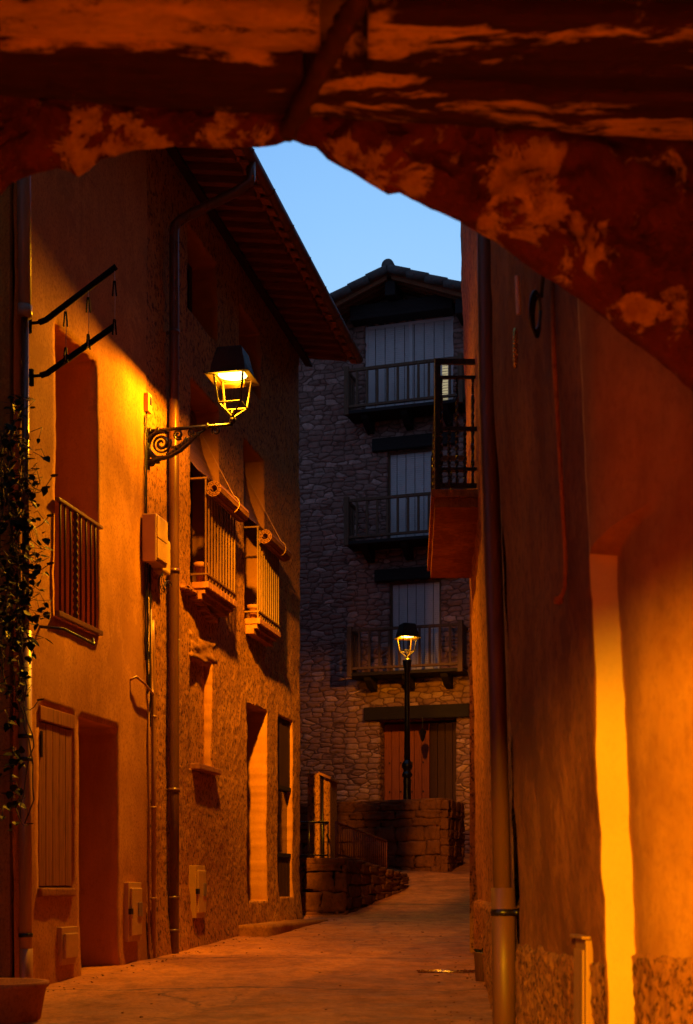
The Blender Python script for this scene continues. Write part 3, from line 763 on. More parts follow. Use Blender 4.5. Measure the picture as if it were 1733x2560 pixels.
def lamp_light(name, p, watts, rz=0, col=(1, .37, .004), rad=.06, base=.38, side=2.3, beam=9.0):
    """street luminaire: shielded on its house side (local +y), throwing along the street (local x)"""
    l = bpy.data.lights.new(name, 'POINT'); l.energy = watts; l.color = col; l.shadow_soft_size = rad
    l.use_nodes = True; nt = l.node_tree; em = nt.nodes['Emission']
    tc = N(nt, 'ShaderNodeTexCoord'); sp = N(nt, 'ShaderNodeSeparateXYZ'); nt.links.new(tc.outputs['Normal'], sp.inputs[0])
    ax = N(nt, 'ShaderNodeMath', operation='ABSOLUTE'); nt.links.new(sp.outputs[0], ax.inputs[0])
    def ss(src, a, b_, lo, hi):
        m = N(nt, 'ShaderNodeMapRange', interpolation_type='SMOOTHSTEP'); nt.links.new(src, m.inputs[0])
        for i, v in enumerate((a, b_, lo, hi)): m.inputs[1 + i].default_value = v
        return m.outputs[0]
    def mul(p, q):
        m = N(nt, 'ShaderNodeMath', operation='MULTIPLY'); nt.links.new(p, m.inputs[0]); nt.links.new(q, m.inputs[1]); return m.outputs[0]
    s1 = mul(mul(ss(sp.outputs[1], .25, .62, side, 0), ss(sp.outputs[1], -.10, .12, .5, 1)), ss(sp.outputs[2], -.85, -.42, 1, 0))
    s2a = ss(sp.outputs[0], .45, .95, 0, beam); s2b = ss(sp.outputs[0], -.95, -.45, beam * .28, 0)
    s2n = N(nt, 'ShaderNodeMath', operation='ADD'); nt.links.new(s2a, s2n.inputs[0]); nt.links.new(s2b, s2n.inputs[1]); s2 = s2n.outputs[0]
    s3 = mul(ss(sp.outputs[1], .1, .36, 1, 0), ss(sp.outputs[1], .085, .135, .0, 1))
    s3 = mul(s3, ss(sp.outputs[2], -.42, -.12, 1, .3))
    s4 = mul(mul(ss(sp.outputs[1], -.11, -.05, 0, .75), ss(sp.outputs[1], .015, .05, .95, 0)), ss(sp.outputs[0], .8, .9, 0, 1))
    s5 = N(nt, 'ShaderNodeMath', operation='ADD'); nt.links.new(s3, s5.inputs[0]); nt.links.new(s4, s5.inputs[1]); s3 = s5.outputs[0]
    hs_ = mul(ss(sp.outputs[1], .05, .3, 0, base), ss(sp.outputs[2], -.88, -.2, .5, 2.0)); st_ = ss(sp.outputs[1], -.8, -.6, base * .5, base * .07)
    hb = N(nt, 'ShaderNodeMath', operation='ADD'); nt.links.new(hs_, hb.inputs[0]); nt.links.new(st_, hb.inputs[1])
    m = N(nt, 'ShaderNodeMath', operation='MULTIPLY_ADD'); nt.links.new(s2, m.inputs[0]); nt.links.new(s3, m.inputs[1]); nt.links.new(s1, m.inputs[2])
    a = N(nt, 'ShaderNodeMath', operation='ADD'); nt.links.new(m.outputs[0], a.inputs[0]); nt.links.new(hb.outputs[0], a.inputs[1])
    if beam: nt.links.new(a.outputs[0], em.inputs[1])
    o = bpy.data.objects.new(name, l); C.objects.link(o); o.location = p; o.rotation_euler = (0, 0, rz); return o

# bracket lamp on the left wall
ub = Lu(360); zb = z_(4.245)
wl = thing('wall_lamp', 'lit street lantern on a scrolled iron bracket fixed to the rough house', 'street lamp', Lp(ub, -.03, zb - .35), LANG)
Larm = .86
def bk(L, dz): return Vector((ub, -L, zb + dz))
bm = B(); tube(bm, [bk(.03, 0), bk(.3, .0), bk(Larm, .0)], .016, 10, ML)
box(bm, ub - .018, ub + .018, -.055, -.03, zb - .36, zb + .02, ML); obj('arm', bm, M_iron, wl, True)
bm = B()
def spiral(c, r0, r1, a0, turns, th, n=40):
    pts = []; rs = []
    for k in range(n + 1):
        q = k / n; a = a0 + turns * 2 * math.pi * q; r = r0 + (r1 - r0) * q
        pts.append(bk(c[0] + r * math.cos(a), c[1] + r * math.sin(a))); rs.append(th * (.7 + .6 * math.sin(math.pi * min(1, q * 1.2)) if q < .9 else .9))
    tube(bm, pts, th, 6, ML, rs=rs)
spiral((.17, -.125), .012, .095, 0, 2.05, .013)
spiral((.16, -.135), .118, .118, R(60), .62, .019)
spiral((.335, -.055), .010, .05, 1.0, 1.7, .010)
spiral((.46, -.045), .008, .034, 2.0, 1.5, .008)
spiral((.70, -.045), .008, .042, 0, 1.6, .010)
spiral((.075, -.30), .008, .035, 0, 1.4, .011)
low = [bk(.05, -.30), bk(.10, -.28), bk(.17, -.262), bk(.26, -.25), bk(.36, -.20), bk(.45, -.13), bk(.53, -.06), bk(.60, -.02)]
tube(bm, low, .018, 7, ML, rs=[.03, .026, .022, .020, .020, .018, .014, .010])
tube(bm, [bk(.27, -.17), bk(.33, -.165), bk(.39, -.13), bk(.42, -.09)], .015, 6, ML)
for k in range(9):
    q = k / 8; c = (.24 + .28 * q, -.235 + .17 * q); lump(bm, (ub, -c[0], zb + c[1]), (.014, .02, .018), k * 2.3, 2, .5, .4, ML)
for k in range(7): lump(bm, (ub, -(.06 + .012 * k), zb - .20 - .015 * k), (.012, .02, .018), k * 1.3, 2, .5, .4, ML)
for c in ((.06, 0), (.14, 0), (.62, 0)): lump(bm, (ub, -c[0], zb + c[1]), (.022, .014, .024), 1, 2, .6, .1, ML)
obj('bracket_scroll', bm, M_iron, wl, True)
lp = Lp(ub, -Larm, zb + .05)
MLan = Matrix.Translation(lp) @ Matrix.Rotation(LANG, 4, 'Z')
lantern(wl, MLan)
lamp_light('wall_lamp_light', lp + Vector((0, 0, .386)), 1000, LANG)

# ------------------------------------------------------------------ street lamp on the parapet, parapet, low wall
PC = Vector((1.71, 24.5, 0)); pdir = Vector((-.857, .516, 0)); PANG = math.atan2(.516, -.857)
# local x along the wall leftwards from the corner; local y: rot90ccw of pdir = (-.516,-.857) = towards camera
MPa = Matrix.Translation(PC) @ Matrix.Rotation(PANG, 4, 'Z')
ZT = z_(1.585)
def stones(bm, L0, L1, zb_, zt_, yf, M, hmin=.13, hmax=.26, wmin=.18, wmax=.5, dep=.09, amp=.14, vertical=None, seed=0):
    r = random.Random(seed); q = 0
    Hm = max(zt_(L0) - zb_(L0), zt_(L1) - zb_(L1))
    rows = []; acc = 0
    while acc < Hm - .05:
        h = r.uniform(hmin, hmax); rows.append((acc / Hm, min(1, (acc + h) / Hm))); acc += h
    for a, b_ in rows:
        u = L0 - r.uniform(0, .15)
        while u < L1:
            w = r.uniform(wmin, wmax); uc = min(max(u + w / 2, L0), L1); H = zt_(uc) - zb_(uc)
            z0, z1 = zb_(uc) + a * H, zb_(uc) + b_ * H
            ua, ub_ = max(u, L0), min(u + w, L1)
            if ub_ - ua > .05 and z1 - z0 > .03:
                lump(bm, ((ua + ub_) / 2, yf + r.uniform(-.02, .015), (z0 + z1) / 2 + r.uniform(-.01, .01)), ((ub_ - ua) / 2 * .97, dep, (z1 - z0) / 2 * .97), r.uniform(0, 99), 5, r.uniform(.02, .16), amp, M, .22)
            u += w
pw = thing('parapet_wall', 'dark stone terrace wall carrying the lamp post in front of the stone house', 'stone wall', (PC.x, PC.y, ground(PC.x, PC.y)), PANG)
edir = Vector((.30, .954, 0)).normalized()
bm = B(); c0 = PC + pdir * .06 + Vector((.516, .857, 0)) * .06; cs = [c0, c0 + edir * 1.2, c0 + edir * 1.2 + pdir * 5, c0 + pdir * 5]
lo_ = [bm.verts.new((c.x, c.y, 0)) for c in cs]; hi_ = [bm.verts.new((c.x, c.y, ZT - .03)) for c in cs]
bm.faces.new(lo_); bm.faces.new(hi_)
for k in range(4): bm.faces.new((lo_[k], lo_[(k + 1) % 4], hi_[(k + 1) % 4], hi_[k]))
obj('wall_core', bm, M_mortar, pw)
bm = B(); stones(bm, .0, 5.2, lambda u: ground(1.7, 24.5) - .35, lambda u: ZT, -.04, MPa, .14, .34, .2, .7, .10, .2, seed=3)
obj('stonework', bm, M_stone, pw, True)
# end face towards the street (runs back along local -y)
MEnd = Matrix.Translation(PC) @ Matrix.Rotation(math.atan2(-edir.y, -edir.x), 4, 'Z')   # local x -> +y(local parapet); use negative range
bm = B(); stones(bm, -1.30, .02, lambda u: ground(1.7, 24.5) - .2, lambda u: ZT, .05, MEnd, .12, .22, .15, .42, seed=8)
obj('end_stonework', bm, M_stone, pw, True)
bm = B()
for k in range(9): lump(bm, (.25 + k * .56, -.2, ZT + .0), (.29, .24, .035), k * 7.7, 3, .15, .08, MPa)
obj('coping', bm, M_stone, pw, True)

sp = PC + pdir * .82 + Vector((.516, .857, 0)) * .22
sl = thing('street_lamp', 'lit lantern on a tall dark iron post standing on the terrace wall', 'street lamp', (sp.x, sp.y, ZT), R(20))
MS = Matrix.Translation((sp.x, sp.y, ZT)) @ Matrix.Rotation(R(20), 4, 'Z')
bm = B(); lathe(bm, [(.075, -.05), (.085, 0), (.075, .03), (.07, .30), (.078, .40), (.062, .44), (.085, .47), (.10, .50), (.085, .54), (.065, .56), (.075, .60), (.095, .64), (.10, .68), (.085, .73), (.06, .76), (.05, .80)], 20, MS); obj('base', bm, M_iron, sl, True)
bm = B(); lathe(bm, [(.058, .78), (.052, 1.5), (.046, 2.38), (.06, 2.42), (.062, 2.46), (.075, 2.56), (.085, 2.62), (.05, 2.65)], 20, MS); obj('pole', bm, M_iron, sl, True)
MS2 = MS @ Matrix.Translation((0, 0, 2.66))
lantern(sl, MS2)
lamp_light('street_lamp_light', (MS2 @ Vector((0, 0, .386))), 300, 0, base=1, side=0, beam=0)

# low stepped stone wall with railings
LWc = Vector((-.02, 19.5, 0)); ldir = Vector((1.02, 2.9, 0)).normalized(); LWA = math.atan2(ldir.y, ldir.x)
MLw = Matrix.Translation(LWc) @ Matrix.Rotation(LWA, 4, 'Z')     # local y = left of direction = into the wall
lw = thing('low_stone_wall', 'low rough stone wall sloping down to the ramp beside the house corner', 'stone wall', (LWc.x, LWc.y, ground(0, 19.5)), LWA)
ltop = lambda u: z_(.41) - .23 * max(0, u) / 3.05
lbot = lambda u: ground(0, LWc.y + ldir.y * u) - .12
bm = B(); stones(bm, .0, 3.05, lbot, ltop, .06, MLw, .12, .2, .2, .5, seed=5); obj('stonework', bm, M_stone, lw, True)
bm = B(); stones(bm, -1.6, .02, lambda u: z_(-.6), lambda u: z_(.34), -.0, Matrix.Translation(LWc) @ Matrix.Rotation(R(4), 4, 'Z'), .18, .34, .3, .6, .14, .2, seed=12); obj('front_stonework', bm, M_stone, lw, True)
bm = B()
MF = Matrix.Translation(LWc) @ Matrix.Rotation(R(4), 4, 'Z')
for k in range(4): lump(bm, (-.22 - k * .42, .1, z_(.375)), (.215, .24, .05), k * 3.3 + 1, 3, .12, .08, MF)
for k in range(8):
    uc = .2 + k * .37; lump(bm, (uc, .16, ltop(uc) + .0), (.19, .19, .04), k * 5.1, 3, .12, .08, MLw)
obj('coping', bm, M_stone, lw, True)
bm = B(); box(bm, -1.6, -.02, .1, .5, z_(-.7), z_(.35), MF)
vs = [bm.verts.new(MLw @ Vector((u, y, z))) for u in (0.02, 3.0) for y in (.06, .34) for z in (lbot(u) - .3, ltop(u) - .04)]
for q in ((0,1,3,2),(4,6,7,5),(0,4,5,1),(2,3,7,6),(0,2,6,4),(1,5,7,3)): bm.faces.new([vs[i] for i in q])
obj('wall_core', bm, M_mortar, lw)
# sloped rust railing
sr = thing('sloped_railing', 'rust red sloping metal railing on the low stone wall', 'railing', MLw @ Vector((.0, .16, ltop(0))), LWA)
def rail_line(u): return ltop(u) + .04
bm = B(); tube(bm, [(.05, .16, rail_line(.05) + .50), (2.45, .16, rail_line(2.45) + .49)], .016, 8, MLw); obj('top_rail', bm, M_rust, sr, True)
bm = B(); tube(bm, [(.05, .16, rail_line(.05) + .05), (2.45, .16, rail_line(2.45) + .05)], .012, 8, MLw); obj('bottom_rail', bm, M_rust, sr, True)
for k in range(25):
    uu = .05 + 2.4 * k / 24; bm = B(); r_ = .014 if k % 8 == 0 else .008
    tube(bm, [(uu, .16, rail_line(uu) - (.05 if k % 8 == 0 else -.05)), (uu, .16, rail_line(uu) + .495)], r_, 6, MLw); obj('bar', bm, M_rust, sr, True)
# small front railing
fr_ = thing('corner_railing', 'short dark metal railing on top of the rough stones by the pillar', 'railing', MF @ Vector((-.5, .1, z_(.42))), R(4))
x0, x1 = -1.3, -.24
bm = B(); tube(bm, [(x0, .1, z_(.945)), (x1, .1, z_(.945))], .016, 8, MF); tube(bm, [(x1, .1, z_(.945)), (x1, .9, z_(.945))], .016, 8, MF); obj('top_rail', bm, M_iron, fr_, True)
bm = B(); tube(bm, [(x0, .1, z_(.47)), (x1, .1, z_(.47))], .012, 8, MF); obj('bottom_rail', bm, M_iron, fr_, True)
for uu in (-1.0, -.68, -.53 + .02, -.30, -.24):
    bm = B(); tube(bm, [(uu, .1, z_(.40)), (uu, .1, z_(.945))], .011, 6, MF); obj('bar', bm, M_iron, fr_, True)
# gate pillar
pp = P(785, 2145, 20.6); pg = ground(pp.x, pp.y)
MP = Matrix.Translation((pp.x, pp.y, pg)) @ Matrix.Rotation(R(-8), 4, 'Z')
gp = thing('gate_pillar', 'plastered gate pillar with sloping cap behind the short railing', 'pillar', (pp.x, pp.y, pg), R(-8))
hz = z_(1.74) - pg
bm = B(); box(bm, -.10, .09, 0, .2, -.2, hz, MP, .015); box(bm, .125, .235, .10, .8, -.2, hz - .08, MP, .01); obj('shaft', bm, M_rough, gp)
bm = B()
vs = [bm.verts.new(MP @ Vector(p)) for p in ((.07, -.02, hz - .02), (.26, -.02, hz - .10), (.26, .85, hz - .10), (.07, .85, hz - .02), (.07, -.02, hz + .02), (.26, -.02, hz - .06), (.26, .85, hz - .06), (.07, .85, hz + .02))]
for q in ((0,3,2,1),(4,5,6,7),(0,1,5,4),(1,2,6,5),(2,3,7,6),(3,0,4,7)): bm.faces.new([vs[i] for i in q])
obj('cap', bm, M_tile, gp)
bm = B(); tube(bm, [(.115, .1, -.1), (.115, .1, hz - .03)], .02, 8, MP); obj('gate_post', bm, M_iron, gp, True)

# ------------------------------------------------------------------ stone house at the end
FO = Vector((.77, 28, 0)); FA = math.atan2(-.298, .9545)
MFh = Matrix.Translation(FO) @ Matrix.Rotation(FA, 4, 'Z')
def Ft(px, out=0):
    o = FO + Vector((-.298, -.9545, 0)) * out; k = K(px)
    return (o.y * k - o.x) / (.9545 + .298 * k)
def Fz(px, py, out=0):
    t = Ft(px, out); return Z(py, FO.y - .9545 * out - .298 * t)
hs = thing('stone_house', 'tall rubble stone house with three wooden balconies closing the end of the street', 'house', (FO.x, FO.y, ground(.8, 28)), FA)
PK, PT = z_(12.05), .30; SLP = .38
TW = (Ft(912), Ft(1133), z_(9.72), z_(11.62), .22)
MW = (Ft(968), Ft(1103), z_(7.07), z_(8.98), .22)
BW = (Ft(974), Ft(1103), z_(4.40), z_(6.30), .22)
DW = (Ft(949), Ft(1141), z_(.70), z_(3.45), .45)
fop = [TW, MW, BW, DW]
clipf = lambda u, z: z < PK + .25 - SLP * abs(u - PT)
d_st = lambda u, z: .03 * fr(u * 2.2, z * 4.2, 3) + .015 * fr(u * 7, z * 11, 9)
obj('wall', facade(-4.2, 4.6, -.2, PK + .2, fop, .075, MFh, d_st, clipf, jit=.02), [M_rubble, M_rubble], hs, True)
bm = B(); box(bm, -4.2, 4.6, .5, 6, -.2, z_(10.6), MFh); obj('house_core', bm, M_dark, hs)
def shutter(o, parent, lit=None):
    bm = B(); n = int((o[3] - o[2]) / .042)
    for i in range(n):
        z0 = o[2] + (o[3] - o[2]) * i / n
        box(bm, o[0] + .05, o[1] - .05, .085, .10, z0 + .003, z0 + .040, MFh)
    s = obj('roller_shutter', bm, M_slat, parent)
    bm = B(); box(bm, o[0], o[1], .16, .19, o[2], o[3], MFh); obj('backing', bm, M_darkroom, s)
    bm = B()
    for a in (o[0], o[1] - .05): box(bm, a, a + .05, .06, .12, o[2], o[3], MFh)
    box(bm, o[0] + .05, o[1] - .05, .06, .12, o[3] - .06, o[3], MFh)
    if o is TW: m_ = o[0] + (o[1] - o[0]) * .52; box(bm, m_ - .035, m_ + .035, .055, .11, o[2], o[3] - .06, MFh)
    obj('frame', bm, M_balwood if o is not TW else M_slat, s)
    nv = 5 if o is TW else 6
    bm = B()
    for k in range(1, nv + 4 if o is TW else nv):
        uu = o[0] + (o[1] - o[0]) * k / (nv + 4 if o is TW else nv); box(bm, uu - .005, uu + .005, .078, .085, o[2], o[3] - .06, MFh)
    obj('tape', bm, M_doord, s)
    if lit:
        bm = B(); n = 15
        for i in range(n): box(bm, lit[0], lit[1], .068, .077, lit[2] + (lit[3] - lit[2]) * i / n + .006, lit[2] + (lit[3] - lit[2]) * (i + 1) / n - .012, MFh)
        obj('painted_reflection', bm, M_reflection, s)  # glowing bars imitate light reflected on the slats; no lit room behind
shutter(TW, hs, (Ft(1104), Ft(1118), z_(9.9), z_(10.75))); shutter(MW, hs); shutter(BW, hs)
def lintel(t0, t1, z0, z1, out, name='lintel'):
    bm = B(); box(bm, t0, t1, -out, .1, z0, z1, MFh, .015); obj(name, bm, M_lintel, hs)
lintel(TW[0] - .22, TW[1] + .06, TW[3] + .0, TW[3] + .30, .34)
lintel(Ft(933), Ft(1142), MW[3], MW[3] + .26, .10); lintel(Ft(939), Ft(1146), BW[3], BW[3] + .24, .10); lintel(Ft(912), Ft(1175), DW[3], DW[3] + .27, .09)
# door leaves
def planks(t0, t1, z0, z1, y0, y1, n, m, name):
    bm = B(); w = (t1 - t0) / n
    for i in range(n): box(bm, t0 + i * w + .005, t0 + (i + 1) * w - .005, y0, y1, z0, z1, MFh, .006)
    return obj(name, bm, m, hs)
tm = DW[0] + (DW[1] - DW[0]) * .60
dl_ = planks(DW[0] + .0, tm, DW[2], DW[3] - .05, .36, .42, 6, M_door, 'door')
planks(tm, DW[1], DW[2], DW[3] - .05, .39, .44, 4, M_doord, 'side_panel')
bm = B()
for zz in (1.0, 2.0, 2.6):
    for k in range(4): lump(bm, (DW[0] + .12 + k * .24, .35, z_(zz)), (.015, .012, .015), 1, 1, .6, 0, MFh)
obj('stud', bm, M_iron, dl_)
bm = B(); box(bm, tm - .10, tm - .05, .33, .36, z_(1.6), z_(1.85), MFh, .01); obj('handle', bm, M_iron, dl_)
# wooden balconies
def wood_balcony(t0, t1, zf, zr, pr=.60, nb=10):
    bm = B()
    box(bm, t0 - .03, t1 + .03, -pr - .03, -.02, zf - .09, zf - .02, MFh, .008)
    bal = obj('balcony', bm, M_lintel, hs)
    for k, t in enumerate((t0 + .35, t1 - .35, (t0 + t1) / 2)):
        bm = B()
        vs = [bm.verts.new(MFh @ Vector((t + s, y, z))) for s in (-.07, .07) for y, z in ((-.0, zf - .09), (-pr + .06, zf - .09), (-pr + .10, zf - .17), (-.25, zf - .30), (.0, zf - .34))]
        bm.faces.new(vs[:5]); bm.faces.new(vs[5:][::-1])
        for a in range(5): bm.faces.new((vs[a], vs[(a + 1) % 5], vs[5 + (a + 1) % 5], vs[5 + a]))
        obj('corbel', bm, M_lintel, bal)
    for t in (t0, t1):
        bm = B(); box(bm, t - .05, t + .05, -pr - .04, -pr + .06, zf - .1, zr + .08, MFh, .008); obj('post', bm, M_balwood, bal)
    for nm, za, zb2 in (('top_rail', zr - .03, zr + .03), ('bottom_rail', zf + .04, zf + .09)):
        bm = B(); box(bm, t0 + .05, t1 - .05, -pr - .02, -pr + .04, za, zb2, MFh, .006)
        for t in (t0, t1): box(bm, t - .03, t + .03, -pr + .06, -.01, za, zb2, MFh, .006)
        obj(nm, bm, M_balwood, bal)
    for k in range(nb):
        t = t0 + (t1 - t0) * (k + 1) / (nb + 1)
        bm = B(); box(bm, t - .022, t + .022, -pr - .01, -pr + .03, zf + .09, zr - .03, MFh); obj('baluster', bm, M_balwood, bal)
    for k in range(3):
        for t in (t0, t1):
            y = -pr + .06 + (pr - .06) * (k + 1) / 4; bm = B(); box(bm, t - .02, t + .02, y - .02, y + .02, zf + .09, zr - .03, MFh); obj('baluster', bm, M_balwood, bal)
t0, t1 = Ft(867, .6), Ft(1151, .6)
wood_balcony(t0, t1, z_(9.70), z_(10.50)); wood_balcony(t0, t1, z_(7.05), z_(7.86)); wood_balcony(t0 + .06, t1, z_(4.38), z_(5.22))
# gable roof
FRO = .75
def rf(t, y, dz=0): return MFh @ Vector((t, y, PK + .26 - SLP * abs(t - PT) + dz))
bm = B()
for s in (-1, 1):
    T = PT + s * 4.6
    vs = [bm.verts.new(rf(t, y, dz)) for t in (PT, T) for y in (-FRO, 6) for dz in (0, .06)]
    for q in ((0,1,3,2),(4,6,7,5),(0,4,5,1),(2,3,7,6),(0,2,6,4),(1,5,7,3)): bm.faces.new([vs[i] for i in q])
rfo = obj('roof', bm, M_eavewood, hs)
bm = B()
for s in (-1, 1):
    for k in range(12):
        a, b_ = PT + s * (.02 + k * .38), PT + s * (.02 + k * .38 + .42)
        for j in range(3):
            tube(bm, [rf(a, -FRO - .02 + j * .24, .075), rf(b_, -FRO - .02 + j * .24, .10)], .085, 8)
            tube(bm, [rf(a, -FRO + .10 + j * .24, .05), rf(b_, -FRO + .10 + j * .24, .07)], .07, 8)
obj('roof_tile', bm, M_rooftile, rfo, True)
bm = B()
for k in range(6): tube(bm, [rf(PT, -FRO - .06 + k * .4, .13), rf(PT, -FRO + .38 + k * .4, .11)], .125, 14)
obj('ridge_tile', bm, M_rooftile, rfo, True)
for s in (-1, 1):
    for k in range(4):
        y = -FRO + .06 + k * .19; bm = B()
        vs = [bm.verts.new(rf(t, yy, dz)) for t in (PT + s * .05, PT + s * 4.5) for yy in (y, y + .07) for dz in (-.09, -.003)]
        for q in ((0,1,3,2),(4,6,7,5),(0,4,5,1),(2,3,7,6),(0,2,6,4),(1,5,7,3)): bm.faces.new([vs[i] for i in q])
        obj('rafter', bm, M_eavewood, hs)
for t in (PT, PT - 1.35, PT + 1.45):
    bm = B(); zc = PK + .26 - SLP * abs(t - PT) - .10; box(bm, t - .11, t + .11, -FRO + .12, .2, zc - .30, zc, MFh, .02); obj('purlin', bm, M_lintel, hs)
# lantern above the door, ring on the wall
hp = MFh @ Vector((Ft(1057, .1), -.12, Fz(1057, 1837, .1)))
hl = thing('hanging_lantern', 'small unlit dark lantern hanging in front of the wooden door', 'lantern', hp, FA)
MH = Matrix.Translation(hp) @ Matrix.Rotation(FA, 4, 'Z')
bm = B(); lathe(bm, [(.0, -.15), (.03, -.12), (.075, .04), (.085, .06), (.03, .11), (.01, .13)], 6, MH); obj('body', bm, M_iron, hl)
bm = B(); tube(bm, [MH @ Vector((0, 0, .12)), Vector((hp.x, hp.y, DW[3] + .02))], .008, 5); obj('chain', bm, M_iron, hl)
bm = B(); rp = MFh @ Vector((Ft(1195), -.04, Fz(1195, 1972)))
tube(bm, [rp + Vector((.055 * math.cos(a), -.01, .055 * math.sin(a))) for a in [k * math.pi / 8 for k in range(17)]], .010, 6)
solo('iron_ring', bm, M_iron, 'iron tethering ring on the stone wall right of the wooden door', 'ring', smooth=True)

# ------------------------------------------------------------------ right side
def heightwall(ds, zs, fx, M=None):
    bm = B(); gr_ = [[bm.verts.new((fx(d, z), d, EYE + z)) for z in zs] for d in ds]
    for i in range(len(ds) - 1):
        for j in range(len(zs) - 1): bm.faces.new((gr_[i][j], gr_[i][j + 1], gr_[i + 1][j + 1], gr_[i + 1][j]))
    return bm
# --- balcony house (farther)
xB = lambda d, z: 1.02 + .065 * (d - 10.5) - .026 * (z - 3)
bh = thing('balcony_house', 'plastered house on the right carrying the wrought iron balcony', 'house', (1.4, 11, ground(1.4, 11)))
DB = 13.25
fxB = lambda d, z: xB(d, z) + .018 * fr(d * .8, z * .8, 31) + .006 * fr(d * 5, z * 5, 33) + .25 * smooth01(DB - .08, DB, d) ** 3
obj('wall', heightwall(axis(7.15, DB, [DB - .1], .07), axis(-1.3, 10, [], .07), fxB), [M_rough], bh, True)
bm = B(); box(bm, 1.75, 8, 7.0, DB - .05, -.5, z_(10)); box(bm, 3.3, 9, DB - .04, 27.5, -.5, z_(9)); obj('house_core', bm, M_dark, bh)  # second box: unseen neighbouring mass added to shut out sky light on the right
bm = B()
for (x0, y0, x1, y1) in ((1.2, DB, 6, DB + .8),):
    vs = [bm.verts.new((x0, y0, -.5)), bm.verts.new((x1, y1, -.5)), bm.verts.new((x1, y1, z_(10))), bm.verts.new((x0 , y0, z_(10)))]
    bm.faces.new(vs)
obj('side_wall', bm, M_rough, bh)
obj('plinth', heightwall(axis(7.2, DB - .1, [], .04), axis(-1.3, -.05, [], .04), lambda d, z: fxB(d, z) - .045 * smooth01(-.05, -.15, z) - .02 * fr(d * 9, z * 9, 41) - .06 * smooth01(-.7, -1.1, z) + .1 * smooth01(-.14, -.05, z)), [M_pebble], bh, True)
bm = B(); box(bm, .75, 6, 7.2, DB + .5, z_(10), z_(10.12)); obj('roof', bm, M_tile, bh)
# balcony
bd0, bd1, bz = 10.5, 12.9, 2.94
bo = lambda d: .683 + (d - bd0) * .048
bm = B()
def bslab(e, z0, z1):
    vs = [bm.verts.new((x, d, z_(z))) for d, xo in ((bd0 - e, bo(bd0) - e), (bd1 + e, bo(bd1) - e)) for x in (xo, xB(d, 3) + .05) for z in (z0, z1)]
    for q in ((0,1,3,2),(4,6,7,5),(0,4,5,1),(2,3,7,6),(0,2,6,4),(1,5,7,3)): bm.faces.new([vs[i] for i in q])
bslab(0, bz, bz + .07); bslab(.03, bz + .072, bz + .13)
rb = obj('balcony', bm, M_nearwall, bh)
zt_, zb_ = bz + 1.13, bz + .17
def hbar(p, q, w=.012): 
    tube(bm, [p, q], w, 6)
# end panel faces the camera at bd0, front panel runs along the street, far end panel
panels = [(Vector((bo(bd0) + .02, bd0 + .02, 0)), Vector((xB(bd0, 3.5) - .0, bd0 + .02, 0)), 5), (Vector((bo(bd0) + .02, bd0 + .02, 0)), Vector((bo(bd1) + .02, bd1 - .02, 0)), 22), (Vector((bo(bd1) + .02, bd1 - .02, 0)), Vector((xB(bd1, 3.5), bd1 - .02, 0)), 5)]
for pi, (a, b_, n) in enumerate(panels):
    for zz, w, nm in ((zt_, .02, 'top_rail'), (zb_, .018, 'bottom_rail'), (zt_ - .12, .011, 'cross_rail'), (zb_ + .13, .011, 'cross_rail'), (zb_ + .44, .016, 'cross_rail')):
        bm = B(); d_ = (b_ - a).normalized(); nrm = Vector((-d_.y, d_.x, 0))
        vs = [bm.verts.new(p + nrm * s * .012 + Vector((0, 0, z_(zz + h)))) for p in (a, b_) for s in (-1, 1) for h in (-w, w)]
        for q in ((0,1,3,2),(4,6,7,5),(0,4,5,1),(2,3,7,6),(0,2,6,4),(1,5,7,3)): bm.faces.new([vs[i] for i in q])
        obj(nm, bm, M_iron, rb)
    for k in range(n):
        if pi == 1 and k == 0: continue
        p = a.lerp(b_, (k + (.5 if pi != 1 else 0)) / n)
        bm = B(); rings = []
        short = (k % 2 == 1)
        za, zc = zb_, (zt_ - .12 if not short else zt_ - .45)
        m_ = 48
        for q in range(m_ + 1):
            f = q / m_; zz = za + (zc - za) * f
            tw = smooth01(.05, .12, f) * smooth01(.97, .8, f)
            an = f * 22 * tw; s = .009 * (1 + .25 * tw * abs(math.sin(an * 1)))
            rings.append([bm.verts.new(p + Vector((s * 1.3 * math.cos(an + c * math.pi / 2), s * 1.3 * math.sin(an + c * math.pi / 2), z_(zz)))) for c in range(4)])
        for r0_, r1_ in zip(rings, rings[1:]):
            for c in range(4): bm.faces.new((r0_[c], r0_[(c + 1) % 4], r1_[(c + 1) % 4], r1_[c]))
        bm.faces.new(rings[0]); bm.faces.new(rings[-1])
        obj('twisted_bar', bm, M_iron, rb)
for p in (panels[0][0], panels[1][1]):
    bm = B(); box(bm, p.x - .02, p.x + .02, p.y - .02, p.y + .02, z_(bz + .13), z_(zt_ + .02)); obj('post', bm, M_iron, rb)

